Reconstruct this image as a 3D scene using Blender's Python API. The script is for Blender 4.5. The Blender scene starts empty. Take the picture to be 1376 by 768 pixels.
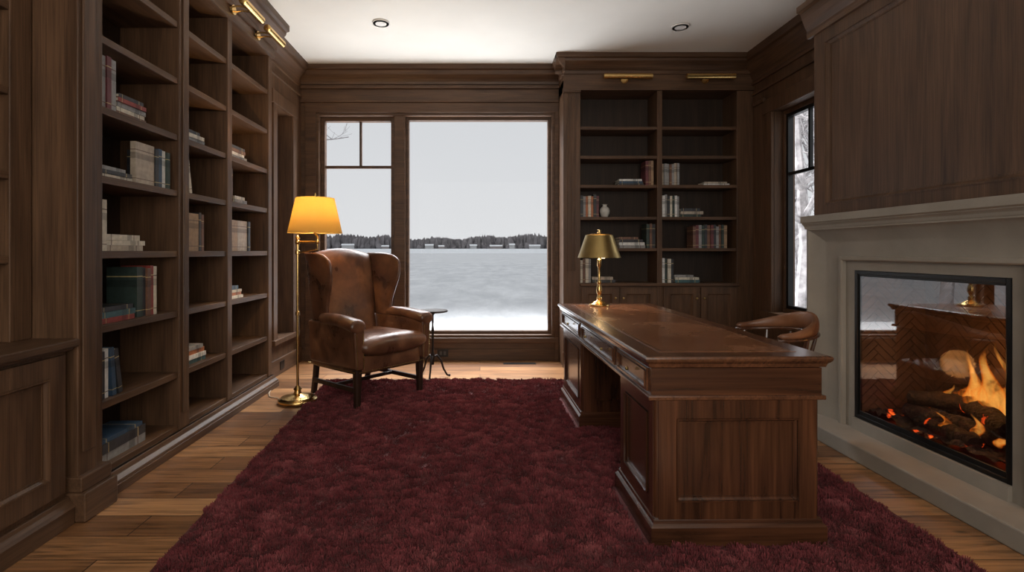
import bpy, bmesh, math, random
import numpy as np
from mathutils import Vector, Matrix
R=random.Random(7)
SC=bpy.context.scene
COL=SC.collection
pi=math.pi
# ------------------------------------------------------------------ geometry builder
class G:
    def __init__(s): s.v=[];s.f=[];s.m=[];s.mi=0
    def add(s,vs,fs):
        n=len(s.v); s.v+= [tuple(p) for p in vs]
        for f in fs: s.f.append([n+i for i in f]); s.m.append(s.mi)
    def box(s,x0,x1,y0,y1,z0,z1):
        vs=[(x,y,z) for x in(x0,x1) for y in(y0,y1) for z in(z0,z1)]
        s.add(vs,[(0,1,3,2),(4,6,7,5),(0,4,5,1),(2,3,7,6),(0,2,6,4),(1,5,7,3)])
    def tbox(s,T,u0,u1,v0,v1,w0,w1):
        vs=[T(u,v,w) for u in(u0,u1) for v in(v0,v1) for w in(w0,w1)]
        s.add(vs,[(0,1,3,2),(4,6,7,5),(0,4,5,1),(2,3,7,6),(0,2,6,4),(1,5,7,3)])
    def lathe(s,prof,seg=24,c=(0,0,0)):
        rings=[]
        for r,z in prof:
            rings.append([(c[0]+max(r,.0004)*math.cos(2*pi*i/seg),c[1]+max(r,.0004)*math.sin(2*pi*i/seg),c[2]+z) for i in range(seg)])
        s.loft(rings)
    def loft(s,rings,cap=True):
        n=len(s.v);k=len(rings[0]);q=[]
        for r in rings: s.v+= [tuple(p) for p in r]
        for a in range(len(rings)-1):
            for i in range(k):
                j=(i+1)%k; q.append([n+a*k+i,n+a*k+j,n+(a+1)*k+j,n+(a+1)*k+i])
        if cap:
            q.append([n+i for i in range(k)][::-1]); e=n+(len(rings)-1)*k; q.append([e+i for i in range(k)])
        s.f+=q; s.m+=[s.mi]*len(q)
    def tube(s,pts,rad,seg=10):
        pts=[Vector(p) for p in pts]; rings=[]
        if not hasattr(rad,'__len__'): rad=[rad]*len(pts)
        up=None
        for i,p in enumerate(pts):
            d=(pts[min(i+1,len(pts)-1)]-pts[max(i-1,0)]).normalized()
            if up is None: up=Vector((0,0,1)) if abs(d.z)<.9 else Vector((1,0,0))
            u=d.cross(up).normalized(); v=u.cross(d).normalized(); up=v
            rings.append([p+rad[i]*(math.cos(2*pi*k/seg)*u+math.sin(2*pi*k/seg)*v) for k in range(seg)])
        s.loft(rings)
    def sphere(s,c,r,sx=1,sy=1,sz=1,seg=12):
        rings=[]
        h=seg//2+1
        for a in range(h+1):
            t=-pi/2+pi*a/h
            rr=max(math.cos(t),.002)*r
            rings.append([(c[0]+sx*rr*math.cos(2*pi*i/seg),c[1]+sy*rr*math.sin(2*pi*i/seg),c[2]+sz*r*math.sin(t)) for i in range(seg)])
        s.loft(rings)
    def prism(s,poly,ext):
        e=Vector(ext); a=[Vector(p) for p in poly]
        s.loft([a,[p+e for p in a]])
    def sweep(s,prof,p0,p1,out):
        o=Vector(out);p0=Vector(p0);p1=Vector(p1)
        s.prism([p0+o*a+Vector((0,0,z)) for a,z in prof],p1-p0)
    def frame(s,T,u0,u1,v0,v1,rail,w0,w1,bead=.014,wf=None,bottom=None):
        b=rail if bottom is None else bottom
        if wf is None: wf=w0+.25*(w1-w0)
        s.tbox(T,u0,u0+rail,v0,v1,w0,w1); s.tbox(T,u1-rail,u1,v0,v1,w0,w1)
        s.tbox(T,u0+rail,u1-rail,v0,v0+b,w0,w1); s.tbox(T,u0+rail,u1-rail,v1-rail,v1,w0,w1)
        s.tbox(T,u0+rail,u1-rail,v0+b,v1-rail,w0-.004,wf)
        a0,a1,c0,c1=u0+rail,u1-rail,v0+b,v1-rail
        lv=[(0,w1+.006),(bead*.5,w1+.006),(bead*.55,w1-.003),(bead*1.3,wf+.004),(bead*1.9,wf+.004),(bead*1.9,wf)]
        rr=[]
        for d,w in lv: rr.append([T(a0+d,c0+d,w),T(a1-d,c0+d,w),T(a1-d,c1-d,w),T(a0+d,c1-d,w)])
        s.loft(rr,cap=False)
def ring(c,u,v,a,b,n=2.0,seg=20):
    out=[]
    for i in range(seg):
        t=2*pi*i/seg; ct,st=math.cos(t),math.sin(t)
        x=a*math.copysign(abs(ct)**(2/n),ct); y=b*math.copysign(abs(st)**(2/n),st)
        out.append(Vector(c)+Vector(u)*x+Vector(v)*y)
    return out
def rloft(g,S,L,r,N=14,n=2.6,seg=24):
    """S(t)->(c,u,v,a,b); rounded ends"""
    ts=[]
    for k in range(5): ts.append((1-math.cos(k/4*pi/2))*r/L)
    for k in range(1,N): ts.append(r/L+(1-2*r/L)*k/N)
    for k in range(5): ts.append(1-(1-math.cos((4-k)/4*pi/2))*r/L)
    rg=[]
    for t in ts:
        c,u,v,a,b=S(t); d=min(t,1-t)*L; ins=0
        if d<r: ins=r-math.sqrt(max(0,r*r-(r-d)**2))
        rg.append(ring(c,u,v,max(a-ins,.004),max(b-ins,.004),n,seg))
    g.loft(rg)
ORIG={}
def setup(o,parent,label,cat,kind,group):
    if parent is not None: o.parent=parent
    if label:o["label"]=label
    if cat:o["category"]=cat
    if kind:o["kind"]=kind
    if group:o["group"]=group
def make(name,g,mats,parent=None,bevel=0,smooth=False,label=None,cat=None,kind=None,loc=None,sub=0,group=None,seg=2,ang=40):
    xs=np.array(g.v,dtype=float)
    if loc is None:
        mn=xs.min(0);mx=xs.max(0); loc=Vector(((mn[0]+mx[0])/2,(mn[1]+mx[1])/2,mn[2]))
    loc=Vector(loc)
    me=bpy.data.meshes.new(name)
    me.from_pydata([tuple(p) for p in (xs-np.array(loc))],[],g.f)
    if not isinstance(mats,(list,tuple)): mats=[mats]
    for m in mats: me.materials.append(m)
    me.polygons.foreach_set('material_index',g.m)
    bm=bmesh.new();bm.from_mesh(me);bmesh.ops.recalc_face_normals(bm,faces=bm.faces);bm.to_mesh(me);bm.free()
    if smooth:
        me.polygons.foreach_set('use_smooth',[True]*len(me.polygons)); me.set_sharp_from_angle(angle=math.radians(ang))
    o=bpy.data.objects.new(name,me); COL.objects.link(o)
    po=ORIG[parent.name] if parent is not None else Vector((0,0,0))
    o.location=loc-po; ORIG[o.name]=loc
    if bevel:
        b=o.modifiers.new('bevel','BEVEL'); b.width=bevel;b.segments=seg;b.limit_method='ANGLE';b.angle_limit=math.radians(35)
    if sub:
        b=o.modifiers.new('sub','SUBSURF'); b.levels=sub;b.render_levels=sub
    setup(o,parent,label,cat,kind,group)
    return o
def empty(name,loc,rz=0,label=None,cat=None,kind=None,group=None,parent=None):
    o=bpy.data.objects.new(name,None);COL.objects.link(o);o.location=loc;o.rotation_euler=(0,0,rz);o.empty_display_size=.1
    ORIG[o.name]=Vector((0,0,0)); setup(o,parent,label,cat,kind,group); return o
# for roots at an offset with children given in WORLD coords
def wroot(name,loc,**k):
    o=empty(name,loc,0,**k); ORIG[o.name]=Vector(loc); return o
# ------------------------------------------------------------------ materials
def newmat(name):
    m=bpy.data.materials.new(name);m.use_nodes=True;nt=m.node_tree;nt.nodes.clear()
    return m,nt,nt.nodes,nt.links
def N(nt,t,**k):
    n=nt.nodes.new(t)
    for a,b in k.items():
        if a.startswith('i_'): n.inputs[a[2:].replace('_',' ')].default_value=b
        else: setattr(n,a,b)
    return n
def ramp(nt,stops,interp='LINEAR'):
    n=nt.nodes.new('ShaderNodeValToRGB');n.color_ramp.interpolation=interp
    e=n.color_ramp.elements
    while len(e)<len(stops): e.new(.5)
    for i,(p,c) in enumerate(stops):
        e[i].position=p; e[i].color=(c[0],c[1],c[2],1) if hasattr(c,'__len__') else (c,c,c,1)
    return n
def basic(name,col,rough=.5,metal=0,noise=0,nscale=20,bump=0,bscale=60,emis=None,estr=0,coat=0,spec=.5,sheen=0):
    m,nt,ns,lk=newmat(name)
    p=ns.new('ShaderNodeBsdfPrincipled');o=ns.new('ShaderNodeOutputMaterial');lk.new(p.outputs[0],o.inputs[0])
    p.inputs['Base Color'].default_value=(*col,1);p.inputs['Roughness'].default_value=rough;p.inputs['Metallic'].default_value=metal
    p.inputs['Coat Weight'].default_value=coat; p.inputs['Specular IOR Level'].default_value=spec
    p.inputs['Sheen Weight'].default_value=sheen
    tc=ns.new('ShaderNodeTexCoord')
    if noise:
        nz=N(nt,'ShaderNodeTexNoise');nz.inputs['Scale'].default_value=nscale;nz.inputs['Detail'].default_value=6
        lk.new(tc.outputs['Object'],nz.inputs[0])
        r=ramp(nt,[(.3,[c*(1-noise) for c in col]),(.7,[min(1,c*(1+noise)) for c in col])])
        lk.new(nz.outputs[0],r.inputs[0]);lk.new(r.outputs[0],p.inputs['Base Color'])
    if bump:
        nz=N(nt,'ShaderNodeTexNoise');nz.inputs['Scale'].default_value=bscale;nz.inputs['Detail'].default_value=5
        lk.new(tc.outputs['Object'],nz.inputs[0]); b=ns.new('ShaderNodeBump');b.inputs['Strength'].default_value=bump;b.inputs['Distance'].default_value=.01
        lk.new(nz.outputs[0],b.inputs['Height']);lk.new(b.outputs[0],p.inputs['Normal'])
    if emis:
        p.inputs['Emission Color'].default_value=(*emis,1);p.inputs['Emission Strength'].default_value=estr
    return m
def wood(name,dark,lite,axis,rough=.46,sc=1.25,coat=0.0,dist=.9,spec=.32):
    m,nt,ns,lk=newmat(name)
    p=ns.new('ShaderNodeBsdfPrincipled');o=ns.new('ShaderNodeOutputMaterial');lk.new(p.outputs[0],o.inputs[0])
    tc=ns.new('ShaderNodeTexCoord');oi=ns.new('ShaderNodeObjectInfo')
    mul=N(nt,'ShaderNodeMath',operation='MULTIPLY');mul.inputs[1].default_value=13
    lk.new(oi.outputs['Random'],mul.inputs[0])
    ad=N(nt,'ShaderNodeVectorMath',operation='ADD');lk.new(tc.outputs['Object'],ad.inputs[0]);lk.new(mul.outputs[0],ad.inputs[1])
    def nz(al,ac,detail,dist):
        mp=ns.new('ShaderNodeMapping');s=[ac*sc]*3;s[axis]=al*sc;mp.inputs['Scale'].default_value=s
        lk.new(ad.outputs[0],mp.inputs[0]);n=ns.new('ShaderNodeTexNoise');n.inputs['Scale'].default_value=1
        n.inputs['Detail'].default_value=detail;n.inputs['Distortion'].default_value=dist;lk.new(mp.outputs[0],n.inputs[0]);return n
    a=nz(.9,10,6,dist);b=nz(3,110,3,.2)
    mid=[(x+y)/2 for x,y in zip(dark,lite)]
    r=ramp(nt,[(.24,dark),(.5,mid),(.76,lite)]);lk.new(a.outputs[0],r.inputs[0])
    r2=ramp(nt,[(.35,.68),(.6,1.0)]);lk.new(b.outputs[0],r2.inputs[0])
    mx=N(nt,'ShaderNodeMix',data_type='RGBA',blend_type='MULTIPLY');mx.inputs[0].default_value=1
    lk.new(r.outputs[0],mx.inputs[6]);lk.new(r2.outputs[0],mx.inputs[7])
    lk.new(mx.outputs[2],p.inputs['Base Color'])
    p.inputs['Roughness'].default_value=rough;p.inputs['Coat Weight'].default_value=coat;p.inputs['Coat Roughness'].default_value=.15
    p.inputs['Specular IOR Level'].default_value=spec
    bp=ns.new('ShaderNodeBump');bp.inputs['Strength'].default_value=.12;bp.inputs['Distance'].default_value=.004
    lk.new(b.outputs[0],bp.inputs['Height']);lk.new(bp.outputs[0],p.inputs['Normal'])
    return m
WD=(.058,.029,.015);WL=(.145,.076,.040)
WZ=wood('walnut_vertical',WD,WL,2);WX=wood('walnut_along_x',WD,WL,0);WY=wood('walnut_along_y',WD,WL,1)
WB=wood('walnut_back_shaded',(.017,.009,.005),(.045,.024,.013),2,.55)  # walnut darkened so the shade inside the shelves is in the colour
MD=(.028,.011,.0055);ML=(.125,.046,.020)
MZ=wood('mahogany_vertical',MD,ML,2,.27,sc=.8,coat=.45,dist=2.0,spec=.5);MX=wood('mahogany_x',MD,ML,0,.27,sc=.8,coat=.45,dist=2.0,spec=.5);MY=wood('mahogany_y',(.06,.023,.011),(.18,.072,.032),1,.26,sc=1,coat=.45,spec=.5)
CH=wood('dark_chair_wood',(.012,.006,.004),(.05,.022,.013),2,.45,coat=.05)
BR=basic('brass',(.78,.52,.2),.24,1,noise=.12,nscale=8)
BRD=basic('aged_brass',(.42,.30,.12),.35,1,noise=.2,nscale=6)
GOLD=basic('faded_gold_tooling',(.10,.05,.024),.4,.1,noise=.3,nscale=9)
BLK=basic('black_metal',(.012,.012,.012),.35,.4,noise=.2)
STONE=basic('limestone',(.275,.238,.195),.75,0,noise=.12,nscale=4,bump=.1,bscale=45)
PLAS=basic('ceiling_plaster',(.78,.76,.71),.9,0,noise=.02,nscale=3,bump=.02,bscale=80)
def leather(name,dark,lite,rough=.36,sc=5,mid=None,bs=.35):
    m,nt,ns,lk=newmat(name)
    p=ns.new('ShaderNodeBsdfPrincipled');o=ns.new('ShaderNodeOutputMaterial');lk.new(p.outputs[0],o.inputs[0])
    tc=ns.new('ShaderNodeTexCoord')
    n=ns.new('ShaderNodeTexNoise');n.inputs['Scale'].default_value=sc;n.inputs['Detail'].default_value=9;n.inputs['Roughness'].default_value=.55;n.inputs['Distortion'].default_value=.3
    lk.new(tc.outputs['Object'],n.inputs[0]);r=ramp(nt,[(.30,dark),(.5,mid or [(a+b)/2 for a,b in zip(dark,lite)]),(.72,lite)]);lk.new(n.outputs[0],r.inputs[0]);lk.new(r.outputs[0],p.inputs['Base Color'])
    v=ns.new('ShaderNodeTexVoronoi');v.inputs['Scale'].default_value=180;lk.new(tc.outputs['Object'],v.inputs[0])
    n2=ns.new('ShaderNodeTexNoise');n2.inputs['Scale'].default_value=14;n2.inputs['Detail'].default_value=4;lk.new(tc.outputs['Object'],n2.inputs[0])
    ma=N(nt,'ShaderNodeMath',operation='MULTIPLY_ADD');ma.inputs[1].default_value=.15;lk.new(v.outputs[0],ma.inputs[0]);lk.new(n2.outputs[0],ma.inputs[2])
    b=ns.new('ShaderNodeBump');b.inputs['Strength'].default_value=bs;b.inputs['Distance'].default_value=.012;lk.new(ma.outputs[0],b.inputs['Height']);lk.new(b.outputs[0],p.inputs['Normal'])
    r3=ramp(nt,[(.35,rough-.06),(.7,rough+.14)]);lk.new(n.outputs[0],r3.inputs[0]);lk.new(r3.outputs[0],p.inputs['Roughness'])
    return m
LEA=leather('brown_leather',(.04,.016,.009),(.24,.105,.05),.32,4.5,(.115,.047,.023),.25)
LEA2=leather('tan_leather',(.10,.04,.02),(.24,.10,.045),.34)
LTOP=leather('desk_leather',(.17,.068,.032),(.26,.11,.05),.22,2.0,None,.06)
def floor_mat():
    m,nt,ns,lk=newmat('oak_planks')
    p=ns.new('ShaderNodeBsdfPrincipled');o=ns.new('ShaderNodeOutputMaterial');lk.new(p.outputs[0],o.inputs[0])
    tc=ns.new('ShaderNodeTexCoord');mp=ns.new('ShaderNodeMapping');lk.new(tc.outputs['Object'],mp.inputs[0])
    b=ns.new('ShaderNodeTexBrick');b.offset=.37;b.inputs['Scale'].default_value=1
    b.inputs['Brick Width'].default_value=1.5;b.inputs['Row Height'].default_value=.175;b.inputs['Mortar Size'].default_value=.0028;b.inputs['Mortar Smooth'].default_value=.2
    b.inputs['Color1'].default_value=(.1,.1,.1,1);b.inputs['Color2'].default_value=(.95,.95,.95,1);b.inputs['Mortar'].default_value=(0,0,0,1)
    lk.new(mp.outputs[0],b.inputs[0])
    base=ramp(nt,[(0,(.025,.012,.006)),(.08,(.14,.06,.024)),(.5,(.27,.125,.05)),(.95,(.42,.21,.088))]);lk.new(b.outputs['Color'],base.inputs[0])
    m2=ns.new('ShaderNodeMapping');m2.inputs['Scale'].default_value=(1.6,26,10);lk.new(tc.outputs['Object'],m2.inputs[0])
    va=N(nt,'ShaderNodeVectorMath',operation='MULTIPLY_ADD');lk.new(b.outputs['Color'],va.inputs[0]);va.inputs[1].default_value=(9,9,9);lk.new(m2.outputs[0],va.inputs[2])
    n=ns.new('ShaderNodeTexNoise');n.inputs['Scale'].default_value=1;n.inputs['Detail'].default_value=7;n.inputs['Distortion'].default_value=1.8;lk.new(va.outputs[0],n.inputs[0])
    r=ramp(nt,[(.3,.38),(.6,1.08)]);lk.new(n.outputs[0],r.inputs[0])
    mx=N(nt,'ShaderNodeMix',data_type='RGBA',blend_type='MULTIPLY');mx.inputs[0].default_value=1;lk.new(base.outputs[0],mx.inputs[6]);lk.new(r.outputs[0],mx.inputs[7])
    m3=ns.new('ShaderNodeMapping');m3.inputs['Scale'].default_value=(2.2,5,1);lk.new(tc.outputs['Object'],m3.inputs[0])
    vo=ns.new('ShaderNodeTexVoronoi');vo.inputs['Scale'].default_value=1.1;lk.new(m3.outputs[0],vo.inputs[0]);rk=ramp(nt,[(.03,.14),(.11,1)]);lk.new(vo.outputs['Distance'],rk.inputs[0])
    mk=N(nt,'ShaderNodeMix',data_type='RGBA',blend_type='MULTIPLY');mk.inputs[0].default_value=1;lk.new(mx.outputs[2],mk.inputs[6]);lk.new(rk.outputs[0],mk.inputs[7])
    lk.new(mk.outputs[2],p.inputs['Base Color']);p.inputs['Roughness'].default_value=.34;p.inputs['Specular IOR Level'].default_value=.4
    bp=ns.new('ShaderNodeBump');bp.inputs['Strength'].default_value=.25;bp.inputs['Distance'].default_value=.004;lk.new(mx.outputs[2],bp.inputs['Height']);lk.new(bp.outputs[0],p.inputs['Normal'])
    return m
def rug_mat():
    m,nt,ns,lk=newmat('burgundy_shag')
    p=ns.new('ShaderNodeBsdfPrincipled');o=ns.new('ShaderNodeOutputMaterial');lk.new(p.outputs[0],o.inputs[0])
    tc=ns.new('ShaderNodeTexCoord');n=ns.new('ShaderNodeTexNoise');n.inputs['Scale'].default_value=7;n.inputs['Detail'].default_value=9;n.inputs['Roughness'].default_value=.75;lk.new(tc.outputs['Object'],n.inputs[0])
    r=ramp(nt,[(.33,(.095,.018,.021)),(.52,(.185,.042,.047)),(.72,(.29,.09,.09))]);lk.new(n.outputs[0],r.inputs[0])
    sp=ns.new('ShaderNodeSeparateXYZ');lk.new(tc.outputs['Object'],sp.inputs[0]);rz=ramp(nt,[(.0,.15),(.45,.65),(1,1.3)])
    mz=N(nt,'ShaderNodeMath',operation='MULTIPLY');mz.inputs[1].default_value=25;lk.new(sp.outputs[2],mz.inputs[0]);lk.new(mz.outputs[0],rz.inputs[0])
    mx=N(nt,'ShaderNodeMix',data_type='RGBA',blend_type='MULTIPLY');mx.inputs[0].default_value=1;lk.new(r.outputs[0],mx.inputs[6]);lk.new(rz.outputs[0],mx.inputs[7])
    lk.new(mx.outputs[2],p.inputs['Base Color']);p.inputs['Roughness'].default_value=.85;p.inputs['Sheen Weight'].default_value=.2;p.inputs['Sheen Tint'].default_value=(.8,.55,.52,1)
    p.inputs['Specular IOR Level'].default_value=.1
    return m
def glassmat(name,fac,tint=(1,1,1),fres=True):
    m,nt,ns,lk=newmat(name)
    o=ns.new('ShaderNodeOutputMaterial');mx=ns.new('ShaderNodeMixShader');t=ns.new('ShaderNodeBsdfTransparent');g=ns.new('ShaderNodeBsdfGlossy')
    t.inputs[0].default_value=(*tint,1);g.inputs['Roughness'].default_value=.0
    lk.new(t.outputs[0],mx.inputs[1]);lk.new(g.outputs[0],mx.inputs[2]);lk.new(mx.outputs[0],o.inputs[0])
    mx.inputs[0].default_value=fac
    return m
GLS=glassmat('window_glass',.002);FGL=glassmat('fire_glass',.17,(.92,.9,.87))
def emit(name,col,s):
    m,nt,ns,lk=newmat(name);o=ns.new('ShaderNodeOutputMaterial');e=ns.new('ShaderNodeEmission');e.inputs[0].default_value=(*col,1);e.inputs[1].default_value=s;lk.new(e.outputs[0],o.inputs[0]);return m
def shade_mat():
    m,nt,ns,lk=newmat('amber_fabric_shade')
    o=ns.new('ShaderNodeOutputMaterial');d=ns.new('ShaderNodeBsdfDiffuse');t=ns.new('ShaderNodeBsdfTranslucent');mx=ns.new('ShaderNodeMixShader');mx.inputs[0].default_value=.6
    d.inputs[0].default_value=(.50,.33,.13,1);t.inputs[0].default_value=(.13,.075,.016,1)
    tc=ns.new('ShaderNodeTexCoord');n=ns.new('ShaderNodeTexNoise');n.inputs['Scale'].default_value=60;lk.new(tc.outputs['Object'],n.inputs[0])
    bp=ns.new('ShaderNodeBump');bp.inputs['Strength'].default_value=.05;lk.new(n.outputs[0],bp.inputs['Height']);lk.new(bp.outputs[0],d.inputs['Normal'])
    lk.new(d.outputs[0],mx.inputs[1]);lk.new(t.outputs[0],mx.inputs[2]);lk.new(mx.outputs[0],o.inputs[0]);return m
BULB=emit('warm_bulb',(1,.72,.38),6)
# ------------------------------------------------------------------ ROOM
CZ=3.24;BW=5.93
g=G();g.box(-2.6,3.05,-1.3,6.13,-.1,0);make('floor',g,floor_mat(),kind='structure',loc=(0,0,0))
g=G();g.box(-2.6,3.05,-1.3,6.13,CZ,CZ+.1);make('ceiling',g,PLAS,kind='structure')
g=G()
X0,X1,Z0,Z1=-1.81,.824,.254,2.734
g.box(-2.6,X0,BW,BW+.2,0,CZ);g.box(X1,3.05,BW,BW+.2,0,CZ);g.box(X0,X1,BW,BW+.2,0,Z0);g.box(X0,X1,BW,BW+.2,Z1,CZ)
make('wall_back',g,WX,kind='structure')
g=G()
g.box(-2.6,-2.25,-1.3,4.80,0,CZ)
g.box(-2.6,-1.98,4.80,5.18,0,CZ);g.box(-2.6,-1.98,5.62,BW,0,CZ);g.box(-2.6,-1.98,5.18,5.62,0,.36);g.box(-2.6,-1.98,5.18,5.62,2.62,CZ)
make('wall_left',g,WZ,kind='structure')
g=G();WXR=2.85
g.box(WXR,3.05,-1.3,4.40,0,CZ);g.box(WXR,3.05,5.19,BW,0,CZ);g.box(WXR,3.05,4.40,5.19,0,.62);g.box(WXR,3.05,4.40,5.19,2.56,CZ)
g.box(2.82,2.85,1.87,3.88,.0,1.46);g.box(2.425,2.848,3.75,3.88,0,1.46);g.box(2.425,2.848,1.87,2.01,0,1.46)
make('wall_right',g,WZ,kind='structure')
g=G();g.box(-2.6,3.05,-1.4,-1.3,0,CZ);make('wall_front',g,PLAS,kind='structure')
# main window
g=G();fy0,fy1=5.99,6.07
def wf(x0,x1,z0,z1,w=.05,y0=fy0,y1=fy1):
    g.box(x0,x0+w,y0,y1,z0,z1);g.box(x1-w,x1,y0,y1,z0,z1);g.box(x0+w,x1-w,y0,y1,z0,z0+w);g.box(x0+w,x1-w,y0,y1,z1-w,z1)
wf(X0,X1,Z0,Z1,.03,BW-.01,6.1)
g.box(-.95,-.83,BW+.0,6.09,Z0,Z1)
wf(X0+.03,-.95,Z0+.03,Z1-.03,.045);wf(-.83,X1-.03,Z0+.03,Z1-.03,.035)
make('window_1',g,WX,kind='structure',bevel=.004)
wo=bpy.data.objects['window_1']
g=G();g.box(X0+.07,-.98,6.03,6.034,Z0+.07,Z1-.07);g.box(-.8,X1-.06,6.03,6.034,Z0+.06,Z1-.06);make('window_glass',g,GLS,parent=wo)
g=G();g.box(X0+.07,-.98,6.01,6.05,2.135,2.165);g.box(-1.352,-1.328,6.01,6.05,2.165,Z1-.07);make('muntin',g,WZ,parent=wo)
# side window right
g=G();T=lambda u,v,w:(WXR+w,u,v)
def wfr(g,x,y0,y1,z0,z1,w,d):
    g.box(x,x+d,y0,y0+w,z0,z1);g.box(x,x+d,y1-w,y1,z0,z1);g.box(x,x+d,y0+w,y1-w,z0,z0+w);g.box(x,x+d,y0+w,y1-w,z1-w,z1)
wfr(g,2.93,4.40,5.19,.62,2.56,.04,.09)
w2=make('window_2',g,WZ,kind='structure',bevel=.004)
g=G();wfr(g,2.945,4.44,5.15,.66,2.52,.03,.05);g.box(2.95,2.98,4.47,5.12,1.93,1.96);g.box(2.95,2.98,4.79,4.815,1.96,2.49);make('muntin',g,BLK,parent=w2)
g=G();g.box(2.96,2.964,4.46,5.13,.68,2.50);make('window_glass',g,GLS,parent=w2)
g=G();wfr(g,-2.25,5.18,5.62,.36,2.62,.04,.07);w3=make('window_3',g,WZ,kind='structure',bevel=.004)
g=G();g.box(-2.22,-2.216,5.2,5.6,.38,2.6);make('window_glass',g,GLS,parent=w3)
# casings / trim
g=G()
g.box(-1.93,X0,BW-.025,BW,.0,Z1+.10);g.box(X1,.87,BW-.025,BW,0,Z1+.10);g.box(-1.93,.87,BW-.03,BW,Z1,Z1+.11)
g.box(-1.98,.87,BW-.045,BW,Z1+.11,Z1+.135);g.box(-1.98,.87,BW-.03,BW,3.0,3.03);g.box(-1.93,.87,BW-.035,BW,Z0-.055,Z0)
make('trim_1',g,WX,kind='structure',bevel=.005)
g=G();g.sweep([(0,3.05),(.02,3.05),(.025,3.075),(.04,3.1),(.075,3.14),(.09,3.18),(.12,3.19),(.12,CZ),(0,CZ)],(-1.98,BW,0),(.87,BW,0),(0,-1,0));make('trim_2',g,WX,kind='structure')
g=G();g.box(-1.98,.87,BW-.02,BW,0,.13);make('baseboard_back',g,WX,kind='structure',bevel=.006)
g=G()
g.box(WXR-.03,WXR,5.19,5.30,.5,2.68);g.box(WXR-.03,WXR,4.29,4.40,.5,2.68);g.box(WXR-.035,WXR,4.25,5.34,2.56,2.70);g.box(WXR-.06,WXR,4.25,5.34,.56,.62)
g.box(WXR-.025,WXR,5.34,5.56,2.70,2.74)
make('trim_3',g,WZ,kind='structure',bevel=.006)
crown=lambda z0,z1,d:[(0,z0),(.018,z0),(.022,z0+.03),(.012,z0+.04),(d*.25,z0+(z1-z0)*.3),(d*.4,z0+(z1-z0)*.42),(d*.75,z0+(z1-z0)*.6),(d*.8,z0+(z1-z0)*.72),(d,z0+(z1-z0)*.76),(d,z1),(0,z1)]
g=G();g.sweep(crown(2.93,CZ,.12),(WXR,3.885,0),(WXR,5.585,0),(-1,0,0));g.box(WXR-.02,WXR,3.885,5.585,2.82,2.84);make('trim_4',g,WY,kind='structure')
g=G();g.box(WXR-.02,WXR,3.885,5.585,0,.16);make('baseboard_right',g,WY,kind='structure',bevel=.006)
g=G();x=-1.98
g.box(x,x+.025,5.08,5.18,.3,2.72);g.box(x,x+.025,5.62,5.72,.3,2.72);g.box(x,x+.03,5.05,5.75,2.62,2.75);g.box(x,x+.05,5.05,5.75,.31,.36);g.box(x,x+.02,4.82,5.9,2.9,2.93)
make('trim_5',g,WZ,kind='structure',bevel=.005)
g=G();g.sweep(crown(3.0,CZ,.12),(x,4.82,0),(x,5.80,0),(1,0,0));make('trim_6',g,WY,kind='structure')
g=G();g.box(x,x+.02,4.82,BW-.03,0,.16);make('baseboard_left',g,WY,kind='structure',bevel=.006)
# ------------------------------------------------------------------ LEFT BOOKCASE
XF=-1.87
lb=wroot('built_in_bookcase',(-2.06,3.6,0),label="tall dark walnut built-in bookcase with three open shelf columns",cat="bookcase")
OPN=[(2.656,3.324),(3.435,3.96),(4.03,4.724)]
SZ=[.13,.46,.84,1.21,1.585,1.93,2.28,2.63]
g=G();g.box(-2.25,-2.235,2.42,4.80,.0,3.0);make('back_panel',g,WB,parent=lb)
g=G();g.box(-2.235,-1.80,2.40,2.52,0,3.0);g.box(-2.235,XF,2.52,2.656,0,3.0)
g.box(-1.80,-1.79,2.42,2.50,.3,2.9);make('end_panel',g,WZ,parent=lb,bevel=.006)
g=G();g.box(-2.235,-1.755,2.385,2.60,0,.13);g.box(-2.235,-1.775,2.39,2.585,.13,.2);make('base_block',g,WY,parent=lb,bevel=.008)
for a,b in((3.324,3.435),(3.96,4.03),(4.724,4.80)):
    g=G();g.box(-2.235,XF+.006,a,b,.05,2.96)
    if b-a>.1: g.box(XF+.006,XF+.016,a+.03,b-.03,.2,2.9)
    make('upright',g,WZ,parent=lb,bevel=.004)
for (a,b) in OPN:
    for z in SZ:
        g=G();g.box(-2.235,XF-.004,a,b,z-.038,z);make('shelf',g,WY,parent=lb,bevel=.003)
g=G();g.box(-2.235,XF+.02,2.61,4.82,.0,.10);g.box(-2.235,XF+.065,2.605,4.82,0,.045)
g.sweep([(0,.045),(.06,.045),(.055,.06),(.03,.075),(.022,.10),(0,.10)],(XF,2.605,0),(XF,4.82,0),(1,0,0))
make('plinth',g,WY,parent=lb,bevel=.003)
g=G();g.box(-2.235,XF+.02,2.40,4.82,2.93,3.24);g.sweep(crown(3.02,CZ,.13),(XF+.02,2.3,0),(XF+.02,4.84,0),(1,0,0));g.box(XF+.02,XF+.03,2.4,4.82,2.93,2.96);make('crown_molding',g,WY,parent=lb,bevel=.002)
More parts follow.
